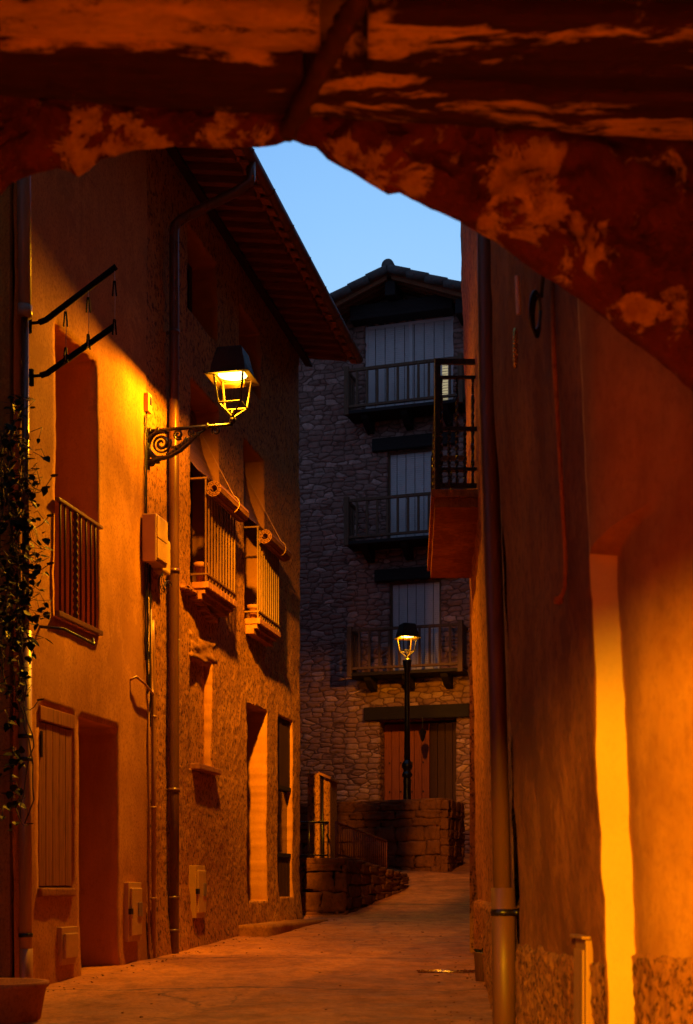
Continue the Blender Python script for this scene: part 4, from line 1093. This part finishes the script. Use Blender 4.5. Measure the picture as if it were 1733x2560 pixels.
# --- near wall on the right with a recessed bay
nh = thing('near_house', 'bulging plastered house wall at the right edge with a pale lit jamb', 'house', (1.2, 4.5, ground(1.2, 4.5)))
DJ = 5.0
ztop = lambda d: 1.22 + (DJ - d) * .30
def xA(d, z):
    o = .945 - .042 * z - .045 * (d - 5) + .035 * n1(z * .9 + 3, d * .7, 2) * smooth01(5.2, 6.2, d) + .012 * fr(d * 1.2, z * .8, 51) + .004 * fr(d * 7, z * 7, 52)
    o += .22 * smooth01(6.80, 7.02, d) ** 2 + .03 * smooth01(5.9, 6.4, d) * math.sin(z * 1.7 + 1.0) * .6
    if d < DJ - .005:
        r_ = 1.05 - .045 * z + .01 * fr(d * 1.2, z * .8, 61) + .004 * fr(d * 7, z * 7, 62)
        q = 1.0 if z < ztop(d) else smooth01(4.97, 4.62, d)
        o = o + (r_ - o) * q
    return o + .34 * smooth01(4.88, 4.05, d)
dsA = sorted(set(axis(-6, 2.5, [], .3) + axis(2.5, DJ - .01, [], .035) + axis(DJ, 7.02, [], .035)))
zsA = sorted(set(axis(-1.3, 4.6, [], .045) + axis(4.6, 9.5, [], .5)))
bm = B(); cols = []
for d in dsA:
    zk = ztop(min(d, DJ)); col_ = []
    zz = [-1.3 + (zk + 1.3 - .004) * i / 62 for i in range(63)] + [zk + .004 + (9.5 - zk) * (i / 80) ** 1.6 for i in range(81)]
    for i, z in enumerate(zz): col_.append(bm.verts.new((xA(d, z), d, EYE + z)))
    cols.append(col_)
for a, b_ in zip(cols, cols[1:]):
    for j in range(len(a) - 1): bm.faces.new((a[j], a[j + 1], b_[j + 1], b_[j]))
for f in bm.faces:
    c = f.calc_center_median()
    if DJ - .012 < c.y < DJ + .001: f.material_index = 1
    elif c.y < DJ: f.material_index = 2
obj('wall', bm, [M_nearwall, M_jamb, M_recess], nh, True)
obj('plinth', heightwall([d for d in axis(DJ + .002, 6.98, [], .016)], axis(-1.3, -.26, [], .016), lambda d, z: xA(d, z) - .010 * smooth01(-.26, -.31, z + .03 * n1(d * 5, 1)) - .010 * fr(d * 24, z * 24, 71, .5) - .004 + .03 * smooth01(-.29 + .03 * n1(d * 6, 3), -.26 + .03 * n1(d * 6, 3), z)), [M_pebble], nh, True)
obj('recess_plinth', heightwall([d for d in axis(2.6, DJ - .012, [], .016)], axis(-1.3, -.22, [], .016), lambda d, z: xA(d, z) - .010 * smooth01(-.22, -.27, z + .03 * n1(d * 5, 4)) - .012 * fr(d * 22, z * 22, 75, .5) - .004 + .03 * smooth01(-.25 + .03 * n1(d * 6, 5), -.22 + .03 * n1(d * 6, 5), z)), [M_pebble], nh, True)
bm = B(); box(bm, 1.35, 8, -6, 6.98, -.5, z_(9.5)); obj('house_core', bm, M_dark, nh)
# pipe on the corner
rp_ = thing('corner_downpipe', 'thick leaning downpipe at the corner of the near right wall', 'drainpipe', (.82, 7.08, ground(.8, 7)))
bm = B(); tube(bm, [(.812, 7.08, z_(-.05)), (.787, 7.08, z_(1)), (.735, 7.08, z_(2.6)), (.70, 7.08, z_(5.6))], .046, 18); obj('upper_pipe', bm, M_rightpipe, rp_, True)
bm = B(); tube(bm, [(.826, 7.08, z_(-1.05)), (.822, 7.08, z_(-.5)), (.814, 7.08, z_(0.0))], .062, 20); obj('lower_guard', bm, M_rightpipe, rp_, True)
bm = B(); tube(bm, [(.817, 7.08, z_(-.145)), (.817, 7.08, z_(-.11))], .067, 20); box(bm, .86, .90, 7.02, 7.1, z_(-.14), z_(-.115)); obj('clamp', bm, M_iron, rp_, True)
# small things on the near wall
ubx = thing('utility_box', 'slim cream utility box low on the near right wall', 'utility box', (.95, 5.35, z_(-.75)))
bm = B(); xw = xA(5.35, -.4); box(bm, xw - .026, xw + .03, 5.22, 5.46, z_(-.75), z_(-.20), None, .005); obj('case', bm, M_creampipe, ubx)
bm = B(); box(bm, xw - .036, xw - .027, 5.24, 5.44, z_(-.72), z_(-.24), None, .003); obj('cover', bm, M_creampipe, ubx)
bm = B(); box(bm, xw - .045, xw - .01, 5.20, 5.48, z_(-.198), z_(-.185), None, .003); obj('hood', bm, M_creampipe, ubx)
def onA(px, py, d, out=.02):
    z = (HY - py) / F * d; return Vector((xA(d, z) - out, d, z_(z)))
bm = B(); pts = [onA(0, y, 5.35, .018) for y in (690, 900, 1150, 1400)]
e = pts[-1]; pts += [e + Vector((-.002, .0, -.10)), e + Vector((-.01, .02, -.13)), e + Vector((-.02, .05, -.145))]
tube(bm, pts, .010, 10); lump(bm, pts[-1], (.018, .018, .018), 2, 3, .9, .05)
solo('wall_conduit', bm, M_nearwall, 'thin painted conduit ending in a knob on the near right wall', 'conduit', smooth=True)
bm = B(); c = onA(0, 790, 5.55, .03)
for k in range(4):
    pts = [c + Vector((-.03 + .028 * math.cos(a) * (1 - .1 * k) + .004 * k, -.05 + .045 * math.cos(a) + .012 * k, .080 * math.sin(a) + .02 * math.cos(a) - .004 * k)) for a in [q * math.pi / 10 for q in range(21)]]
    tube(bm, pts, .006, 6)
tube(bm, [c + Vector((0, -.01, .07)), c + Vector((.0, -.06, .13)), c + Vector((.0, -.10, .22))], .008, 6)
solo('cable_coil', bm, M_cable, 'coil of black cable hanging high on the near right wall', 'cable', smooth=True)
bm = B(); c = onA(0, 826, 5.95, .045)
st = thing('chain_hook', 'short brass chain loop hanging from a pale strap on the near right wall', 'chain', c)
tube(bm, [onA(0, 690, 5.95, .03), onA(0, 785, 5.95, .035)], .012, 6); obj('strap', bm, M_white, st)
bm = B()
n = 26
for k in range(n):
    a = k * 2 * math.pi / n; p = c + Vector((0, .012 * math.cos(a), -.078 + .078 * math.sin(a)))
    lump(bm, p + Vector((.006 * math.cos(a) - .01, 0, 0)), (.007, .007, .009), k, 1, .9, 0)
obj('link_loop', bm, M_brass, st, True)

# pot at the foot of the right wall, drain grate
gx, gy = 1.075, 10.75; gz = ground(gx, gy)
pot = thing('metal_bucket', 'small dark bucket with a scrap of foliage at the foot of the right wall', 'bucket', (gx, gy, gz))
MB_ = Matrix.Translation((gx, gy, gz))
bm = B(); lathe(bm, [(.055, -.01), (.068, .21), (.072, .215), (.072, .225), (.064, .225), (.058, .15)], 24, MB_); obj('bucket', bm, M_brownpipe, pot, True)
bm = B()
for k in range(9):
    a = k * 2.4; p = Vector((gx + .03 * math.cos(a), gy + .03 * math.sin(a), gz + .20)); q = p + Vector((.05 * math.cos(a), .05 * math.sin(a), .03 + .02 * (k % 3)))
    s = Vector((-math.sin(a), math.cos(a), 0)) * .018; m_ = p.lerp(q, .5) + Vector((0, 0, .02))
    bm.faces.new([bm.verts.new(v) for v in (p, m_ + s, q, m_ - s)])
obj('leaf_scraps', bm, M_leaf, pot)
bm = B(); cx_, cy_ = .86, 11.35; cz_ = ground(cx_, cy_) + .012
for k in range(15): tube(bm, [(cx_ - .25 + k * .036, cy_ - .06, cz_), (cx_ - .23 + k * .036, cy_ + .07, cz_)], .006, 6)
for s in (-.07, .08): tube(bm, [(cx_ - .27, cy_ + s, cz_), (cx_ + .29, cy_ + s, cz_)], .008, 6)
solo('drain_grate', bm, simple('worn_steel', (.5, .36, .2), .25, 1, .2, 20), 'small worn steel drain grate in the street near the bucket', 'drain grate', smooth=True)

# grit and dead leaves gathered along the wall feet
bm = B(); gr2 = random.Random(5)
for k in range(330):
    y = gr2.uniform(8.2, 19); side = gr2.random()
    if side < .45: x = LX + LS * y + .16 + abs(gr2.gauss(0, .10))
    elif side < .8: x = xB(y, -.8) - .12 - abs(gr2.gauss(0, .18)) if 'xB' in globals() and y < 13 else gr2.uniform(-1.2, 1.2)
    else: x = gr2.uniform(LX + LS * y + .2, .9)
    q = gr2.uniform(.002, .0065) * (1.6 if gr2.random() < .06 else 1); lump(bm, (x, y, ground(x, y) + .012 * fr(x * .9, y * .9, 1) + q * .4), (q * gr2.uniform(.8, 2.0), q * gr2.uniform(.8, 2), q * .7), k, 1, .6, .3)
o = obj('gravel', bm, M_stone, None, True); tag(o, 'loose grit scattered over the street along the feet of the walls', 'gravel', kind='stuff')

# planter bottom left
bm = B(); px_, py_ = -2.19, 8.5; pz = ground(px_, py_) - .03
M_planter = plaster('planter_concrete', (.62, .25, .05), (.5, .19, .03), (.2, .06, .01), 40, .5, .006, .4, .2)
lathe(bm, [(.24, 0), (.27, .02), (.305, .22), (.325, .235), (.325, .265), (.285, .265), (.27, .20), (0.02, .19)], 40, Matrix.Translation((px_, py_, pz)))
solo('stone_planter', bm, M_planter, 'round pale stone planter in the bottom left corner of the street', 'planter', smooth=True)

# ------------------------------------------------------------------ archway over the camera
DA = 4.1
edge = [(-260, 1000), (-170, 700), (-70, 540), (0, 486), (29, 458), (80, 438), (143, 426), (175, 428), (195, 440), (217, 424), (252, 397), (343, 375), (435, 366), (515, 368), (589, 369), (646, 364), (690, 361), (726, 351), (744, 357), (789, 375), (818, 400), (860, 420), (907, 446), (940, 470), (970, 486), (999, 480), (1062, 512), (1110, 537), (1165, 563), (1233, 606), (1319, 664), (1377, 700), (1476, 768), (1542, 822), (1630, 890), (1733, 980), (1800, 1060), (1860, 1200)]
pe = [Vector((K(x) * DA, (HY - y) / F * DA)) for x, y in edge]
# resample
prof = []
for a, b_ in zip(pe, pe[1:]):
    n = max(1, int((b_ - a).length / .018))
    prof += [a.lerp(b_, i / n) for i in range(n)]
prof.append(pe[-1])
def vp(px, py, rx, rz, w=1.0): return (tuple(P(px, py, 3.97)), (rx, .6, rz), w)
VAULT_PATCHES = [vp(1275, 440, .12, .12, 1.7), vp(1350, 400, .07, .07, 1.5), vp(1230, 520, .06, .08, 1.4), vp(1360, 530, .13, .09, 1.7), vp(1450, 570, .08, .12, 1.4), vp(1330, 560, .06, .05, 1.0), vp(1480, 470, .04, .07, 1.0), vp(1490, 640, .07, .08, .95), vp(1600, 745, .07, .04, .95), vp(1690, 730, .05, .03, .95),
                 vp(350, 320, .20, .07, 1.45), vp(540, 305, .16, .06, 1.4), vp(200, 370, .14, .06, 1.3), vp(60, 430, .12, .07, 1.2), vp(860, 350, .07, .05, .95), vp(930, 395, .10, .05, .95), vp(1030, 430, .06, .05, .95), vp(1145, 390, .03, .04, 1.0), vp(780, 330, .08, .04, .95)]
M_vault = mat_vault()
ar = thing('stone_archway', 'rough stone archway with old beams and peeling limewash framing the view overhead', 'archway', (0, DA, ground(0, DA)))
bm = B(); rows = []
NQ = 46
for k in range(NQ + 4):
    row = []
    for i, p in enumerate(prof):
        ez = p.y + .010 * fr(i * .018 * 7, 3, 1, .6, 4)
        if k == 0: z, d = ez + .16, DA + .05
        elif k == 1: z, d = ez + .03, DA + .035
        elif k == 2: z, d = ez, DA
        elif k == 3: z, d = ez + .012, DA - .05
        else:
            q = (k - 3) / NQ; z = ez + .012 + max(.3, 2.62 - ez) * q ** 1.15; d = DA - .05 - .06 * smooth01(0, .12, q) - .03 * q
            am = smooth01(0, .12, q)
            d -= am * (.075 * fr(p.x * 2.6, z * 3.2, 7, .7, 6) + .022 * fr(p.x * 10, z * 12, 5, .6, 4))
            lumpy = noise.voronoi(Vector((p.x * 3.2, z * 4.2, 1)))[0][0]
            d -= am * .05 * (.5 - lumpy)
        row.append(bm.verts.new((p.x, d, z_(z))))
    rows.append(row)
for a, b_ in zip(rows, rows[1:]):
    for i in range(len(prof) - 1): bm.faces.new((a[i], a[i + 1], b_[i + 1], b_[i]))
obj('arch_face', bm, M_vault, ar, True)
bm = B(); box(bm, -1.6, 1.6, -6, 3.97, z_(2.48), z_(2.6)); obj('ceiling', bm, M_beam, ar)
bm = B(); pts = []
for k in range(30):
    q = k / 29; px = 905 - 190 * q + 14 * n1(k * .6, 2); py = -20 + 350 * q; d = 2.12 * F / (HY - py)
    pts.append((K(px) * d, d, z_(2.115 + .01 * n1(k * .5, 7))))
tube(bm, pts, .03, 9, rs=[.026 + .014 * n1(k * .9, 4) for k in range(30)])
obj('mortar_seam', bm, M_mortar, ar, True)
# street-side face and mass above
bm = B(); top = []
for i, v in enumerate(prof):
    pass
a_ = [bm.verts.new((p.x * 1.0, DA + .055, z_(p.y + .16))) for p in prof]; b2 = [bm.verts.new((p.x * 1.0, DA + .055, z_(9.5))) for p in prof]
for i in range(len(prof) - 1): bm.faces.new((a_[i], a_[i + 1], b2[i + 1], b2[i]))
obj('outer_face', bm, M_nearwall, ar)
bm = B(); box(bm, -2.6, 3.5, -6, DA + .05, z_(9.45), z_(9.55)); obj('upper_floor', bm, M_dark, ar)
bm = B(); box(bm, -2.6, -1.12, -6, DA + .05, -.6, z_(9.5)); obj('side_pier', bm, M_nearwall, ar)
bm = B(); box(bm, -2.7, 1.3, -6.4, -6.0, -.6, z_(9.5)); obj('sky_block_wall', bm, M_nearwall, ar)  # unseen wall added to keep sky light out of the passage
# beams under the soffit
def beam(px0, px1, y0a, y1a, y0b, y1b, zrel, th, m, name, seed, wob=.012, n=60):
    """hand-hewn beam with its underside at zrel; the pixel rows only set how deep its edges lie"""
    bm = B(); rows = []
    for i in range(n + 1):
        q = i / n; ya = y0a + (y0b - y0a) * q; yb = y1a + (y1b - y1a) * q
        da, db = zrel * F / (HY - ya), zrel * F / (HY - yb); px = px0 + (px1 - px0) * q
        x = K(px) * (da + db) / 2; row = []
        for (d, z, k) in ((da, zrel + th, 0), (da, zrel + .02, 1), (da + .02, zrel, 2), ((da * 2 + db) / 3, zrel, 3), ((da + 2 * db) / 3, zrel, 4), (db - .02, zrel, 5), (db, zrel + .02, 6), (db, zrel + th, 7)):
            e = wob * fr(x * 3, k * 1.7 + seed, d * 4); row.append(bm.verts.new((x, d + e * .8, z_(z + e))))
        rows.append(row)
    for a, b_ in zip(rows, rows[1:]):
        for k in range(7): bm.faces.new((a[k], a[k + 1], b_[k + 1], b_[k]))
    bm.faces.new(rows[0]); bm.faces.new(rows[-1])
    return obj(name, bm, m, ar, True)
def mat_peelbeam(name, cover, pale=(.70, .46, .085), dark1=(.060, .014, .008), dark2=(.03, .008, .005)):
    m, nt, b = newmat(name)
    w_ = mix(nt, dark1, dark2, ramp(nt, noisef(nt, 2.2, 8, .7, (.6, 9, 9), .3), [(.35, g(0)), (.65, g(1))]))
    p_ = mix(nt, pale, tuple(x * .42 for x in pale), ramp(nt, noisef(nt, 5, 10, .8, (.6, 2, 1)), [(.36, g(0)), (.68, g(1))]))
    f = noisef(nt, 1.3, 10, .68, (.55, 3.0, 1), .5)
    mk = ramp(nt, f, [(cover, g(0)), (cover + .035, g(1))])
    col = mix(nt, w_, p_, mk)
    col = mix(nt, col, dark2, ramp(nt, noisef(nt, 9, 9, .75, (.8, 1.6, 1)), [(.55, g(0)), (.63, g(.85))]))
    nt.links.new(col, b.inputs['Base Color']); b.inputs['Roughness'].default_value = .85; b.inputs['Specular IOR Level'].default_value = .2
    n = bump(nt, b, mk, .5, .006)
    bump(nt, b, noisef(nt, 3, 9, .7, (.8, 12, 12)), .8, .012, n)
    return m
M_strip = mat_peelbeam('limewashed_strip', .36)
M_peel = mat_peelbeam('peeling_beam', .52)
M_peel2 = mat_peelbeam('peeling_beam_sparse', .575)
ZC = 2.17
beam(-260, 800, -6, 92, 45, 146, ZC - .01, .5, M_strip, 'limewashed_board', 1)
beam(-260, 760, 95, 240, 150, 300, ZC - .035, .5, M_peel2, 'wooden_beam', 5)
beam(920, 1900, 30, 190, 90, 260, ZC - .015, .5, M_peel2, 'wooden_beam', 9)
beam(770, 1900, 195, 300, 265, 372, ZC - .035, .5, M_peel, 'peeling_beam', 13)
beam(-260, 1900, -190, -12, -120, 22, ZC - .03, .5, M_beam, 'wooden_beam', 17)
# unseen rib added behind/over the viewer to shape the lamp shadow on the walls
bm = B()
prof2 = [(-1.12, .7), (-.95, 1.05), (-.6, 1.27), (-.1, 1.36), (.3, 1.33), (.70, 1.12), (1.12, .62)]
vs = []
pts2 = []
for a, b_ in zip(prof2, prof2[1:]):
    for i in range(6): pts2.append((a[0] + (b_[0] - a[0]) * i / 6, a[1] + (b_[1] - a[1]) * i / 6))
pts2.append(prof2[-1])
for d in (-.3, .25):
    vs.append(([bm.verts.new((x, d, z_(z))) for x, z in pts2], [bm.verts.new((x, d, z_(3.2))) for x, z in pts2]))
for i in range(len(pts2) - 1):
    for lo, hi in vs: bm.faces.new((lo[i], lo[i + 1], hi[i + 1], hi[i]))
    bm.faces.new((vs[0][0][i], vs[0][0][i + 1], vs[1][0][i + 1], vs[1][0][i]))
obj('shadow_rib', bm, M_nearwall, ar)
# passage lamp behind the viewer (the photograph shows its light on the right wall)
pl_ = Vector((-.70, -2.3, z_(1.62)))
pt = thing('passage_lamp', 'lit iron lantern hung inside the passage behind the viewpoint', 'lantern', pl_)
lantern(pt, Matrix.Translation(pl_ - Vector((0, 0, .4))))
l = bpy.data.lights.new('passage_lamp_light', 'POINT'); l.energy = 9600; l.color = (1, .43, .006); l.shadow_soft_size = .16
o = bpy.data.objects.new('passage_lamp_light', l); C.objects.link(o); o.location = pl_ - Vector((0, 0, .02))

# ------------------------------------------------------------------ creeper at the left edge
def leaf(bm, p, d, up, s, r):
    d = d.normalized(); sd = d.cross(up).normalized(); up2 = sd.cross(d).normalized()
    shp = [(0, 0, 0), (.10, .36, .05), (.42, .46, .02), (.75, .26, -.04), (1.05, 0, -.14), (.75, -.26, -.04), (.42, -.46, .02), (.10, -.36, .05)]
    mid = [(.4, 0, -.06), (.75, 0, -.10)]
    V = [bm.verts.new(p + (d * a + sd * b_ + up2 * c) * s) for a, b_, c in shp]
    Mv = [bm.verts.new(p + (d * a + sd * b_ + up2 * c) * s) for a, b_, c in mid]
    for q in ((V[0], V[1], V[2], Mv[0]), (Mv[0], V[2], V[3], Mv[1]), (Mv[1], V[3], V[4]), (V[0], Mv[0], V[6], V[7]), (Mv[0], Mv[1], V[5], V[6]), (Mv[1], V[4], V[5])): bm.faces.new(q)
cb = P(50, 1500, 9.6)
cv = thing('climbing_plant', 'leafy green creeper trailing down over the grey downpipe at the left edge', 'climbing plant', (cb.x, cb.y, ground(cb.x, cb.y)))
lr = random.Random(21)
bs_, bl_ = B(), B()
def px_pt(px, py, d): return P(px, py, d)
dens = [(1050, 30, 18), (1150, 45, 26), (1250, 55, 34), (1350, 55, 38), (1450, 50, 34), (1550, 45, 34), (1650, 40, 16), (1750, 30, 9), (1850, 25, 7), (1950, 20, 6), (2020, 20, 5)]
for k in range(9):                                        # main hanging stems
    x = lr.uniform(-10, 70); pts = []; y = 1040 + lr.uniform(0, 60)
    yend = lr.choice([1600, 1680, 1760, 1900, 2060])
    while y < yend:
        pts.append(px_pt(x, y, 9.6 + .12 * n1(y * .01, k))); y += 30; x += lr.uniform(-13, 13); x = max(-20, min(85, x))
    tube(bs_, pts, .005, 5)
for yc, w, cnt in dens:
    for k in range(int(cnt * 2.3)):
        x = min(112, lr.gauss(36, w * .72)); y = yc + lr.uniform(-60, 60); d = 9.55 + lr.uniform(-.18, .2)
        if y > 1650: x = min(x, 60)
        p = px_pt(x, y, d)
        dr = Vector((lr.uniform(-.8, 1), lr.uniform(-1, .5), lr.uniform(-1, .25)))
        leaf(bl_, p, dr, Vector((lr.uniform(-.5, .5), lr.uniform(-1, 0), 1)), lr.uniform(.036, .075), lr)
        if lr.random() < .5: tube(bs_, [p, p - dr.normalized() * .06 + Vector((0, .03, .03)), p + Vector((-.08, .05, .06))], .0025, 4)
for (x, y, dx, dy) in ((70, 1230, 60, -40), (60, 1310, 60, -20), (60, 1400, 60, 10), (40, 2020, 30, 40), (55, 1760, 40, -10), (60, 1180, 50, 40)):       # tendrils with a leaf at the tip
    pts = [px_pt(x + dx * q, y + dy * q + 20 * math.sin(q * 3), 9.5) for q in (0, .25, .5, .75, 1)]
    tube(bs_, pts, .0035, 5); leaf(bl_, pts[-1], Vector((.5, -.3, .2)), Vector((0, 0, 1)), .06, lr)
for k in range(34):                                       # strap leaves of a spider plant
    a = lr.uniform(0, 6.28); p = px_pt(60 + lr.uniform(-8, 8), 1310 + lr.uniform(-10, 10), 9.5); L = lr.uniform(.12, .26)
    hv = Vector((math.cos(a), math.sin(a), 0)); prevp = None; w = Vector((-math.sin(a), math.cos(a), 0)) * .006
    for q in range(8):
        t_ = q / 7; c = p + hv * L * .55 * t_ + Vector((0, 0, .10 * t_ - L * 1.1 * t_ * t_)); ww = w * (1 - .85 * t_)
        cur = (bl_.verts.new(c - ww), bl_.verts.new(c + ww))
        if prevp: bl_.faces.new((prevp[0], prevp[1], cur[1], cur[0]))
        prevp = cur
obj('stem', bs_, M_stem, cv, True); obj('foliage', bl_, M_leaf, cv)

# ------------------------------------------------------------------ sky, camera, render settings
w = bpy.data.worlds.new('World'); S.world = w; w.use_nodes = True
nt = w.node_tree; bg = nt.nodes['Background']
# dusk: the last light hangs over the far end of the street, the rest of the sky is deep blue
sky = N(nt, 'ShaderNodeTexSky', sky_type='NISHITA', sun_disc=False)
sky.sun_elevation = R(3); sky.sun_rotation = R(0); sky.ozone_density = 3
tc = N(nt, 'ShaderNodeTexCoord'); dt = N(nt, 'ShaderNodeVectorMath', operation='DOT_PRODUCT'); nt.links.new(tc.outputs['Generated'], dt.inputs[0])
dt.inputs[1].default_value = (.05, .977, .208)
mr = N(nt, 'ShaderNodeMapRange'); nt.links.new(dt.outputs['Value'], mr.inputs[0]); mr.inputs[1].default_value = -1; mr.inputs[2].default_value = 1
arc = ramp(nt, mr.outputs[0], [(.0, (.10, .16, .30)), (.5, (.10, .17, .33)), (.80, (.12, .23, .44)), (.93, (.16, .34, .66)), (.972, (.215, .49, .96)), (.985, (.29, .59, 1.0)), (1, (.43, .72, 1.0))])
nt.links.new(mix(nt, arc, sky.outputs[0], .015), bg.inputs[0]); bg.inputs[1].default_value = 1.0

cam = bpy.data.cameras.new('Camera'); co = bpy.data.objects.new('Camera', cam); C.objects.link(co)
co.location = (0, 0, EYE); co.rotation_euler = (R(90), 0, 0)
cam.sensor_fit = 'HORIZONTAL'; cam.sensor_width = 24; cam.lens = F / 1733 * 24
cam.shift_y = (HY - 1280) / 1733; cam.clip_end = 500; cam.clip_start = .05
cam.dof.use_dof = True; cam.dof.focus_distance = 15.0; cam.dof.aperture_fstop = 3.5
S.camera = co
S.view_settings.view_transform = 'Standard'; S.view_settings.look = 'None'; S.view_settings.exposure = 0; S.view_settings.gamma = 1
S.cycles.use_denoising = True
S.cycles.max_bounces = 10; S.cycles.diffuse_bounces = 6; S.cycles.glossy_bounces = 3
S.cycles.sample_clamp_indirect = 4; S.cycles.caustics_reflective = False; S.cycles.caustics_refractive = False
S.cycles.use_adaptive_sampling = True; S.cycles.adaptive_threshold = .02
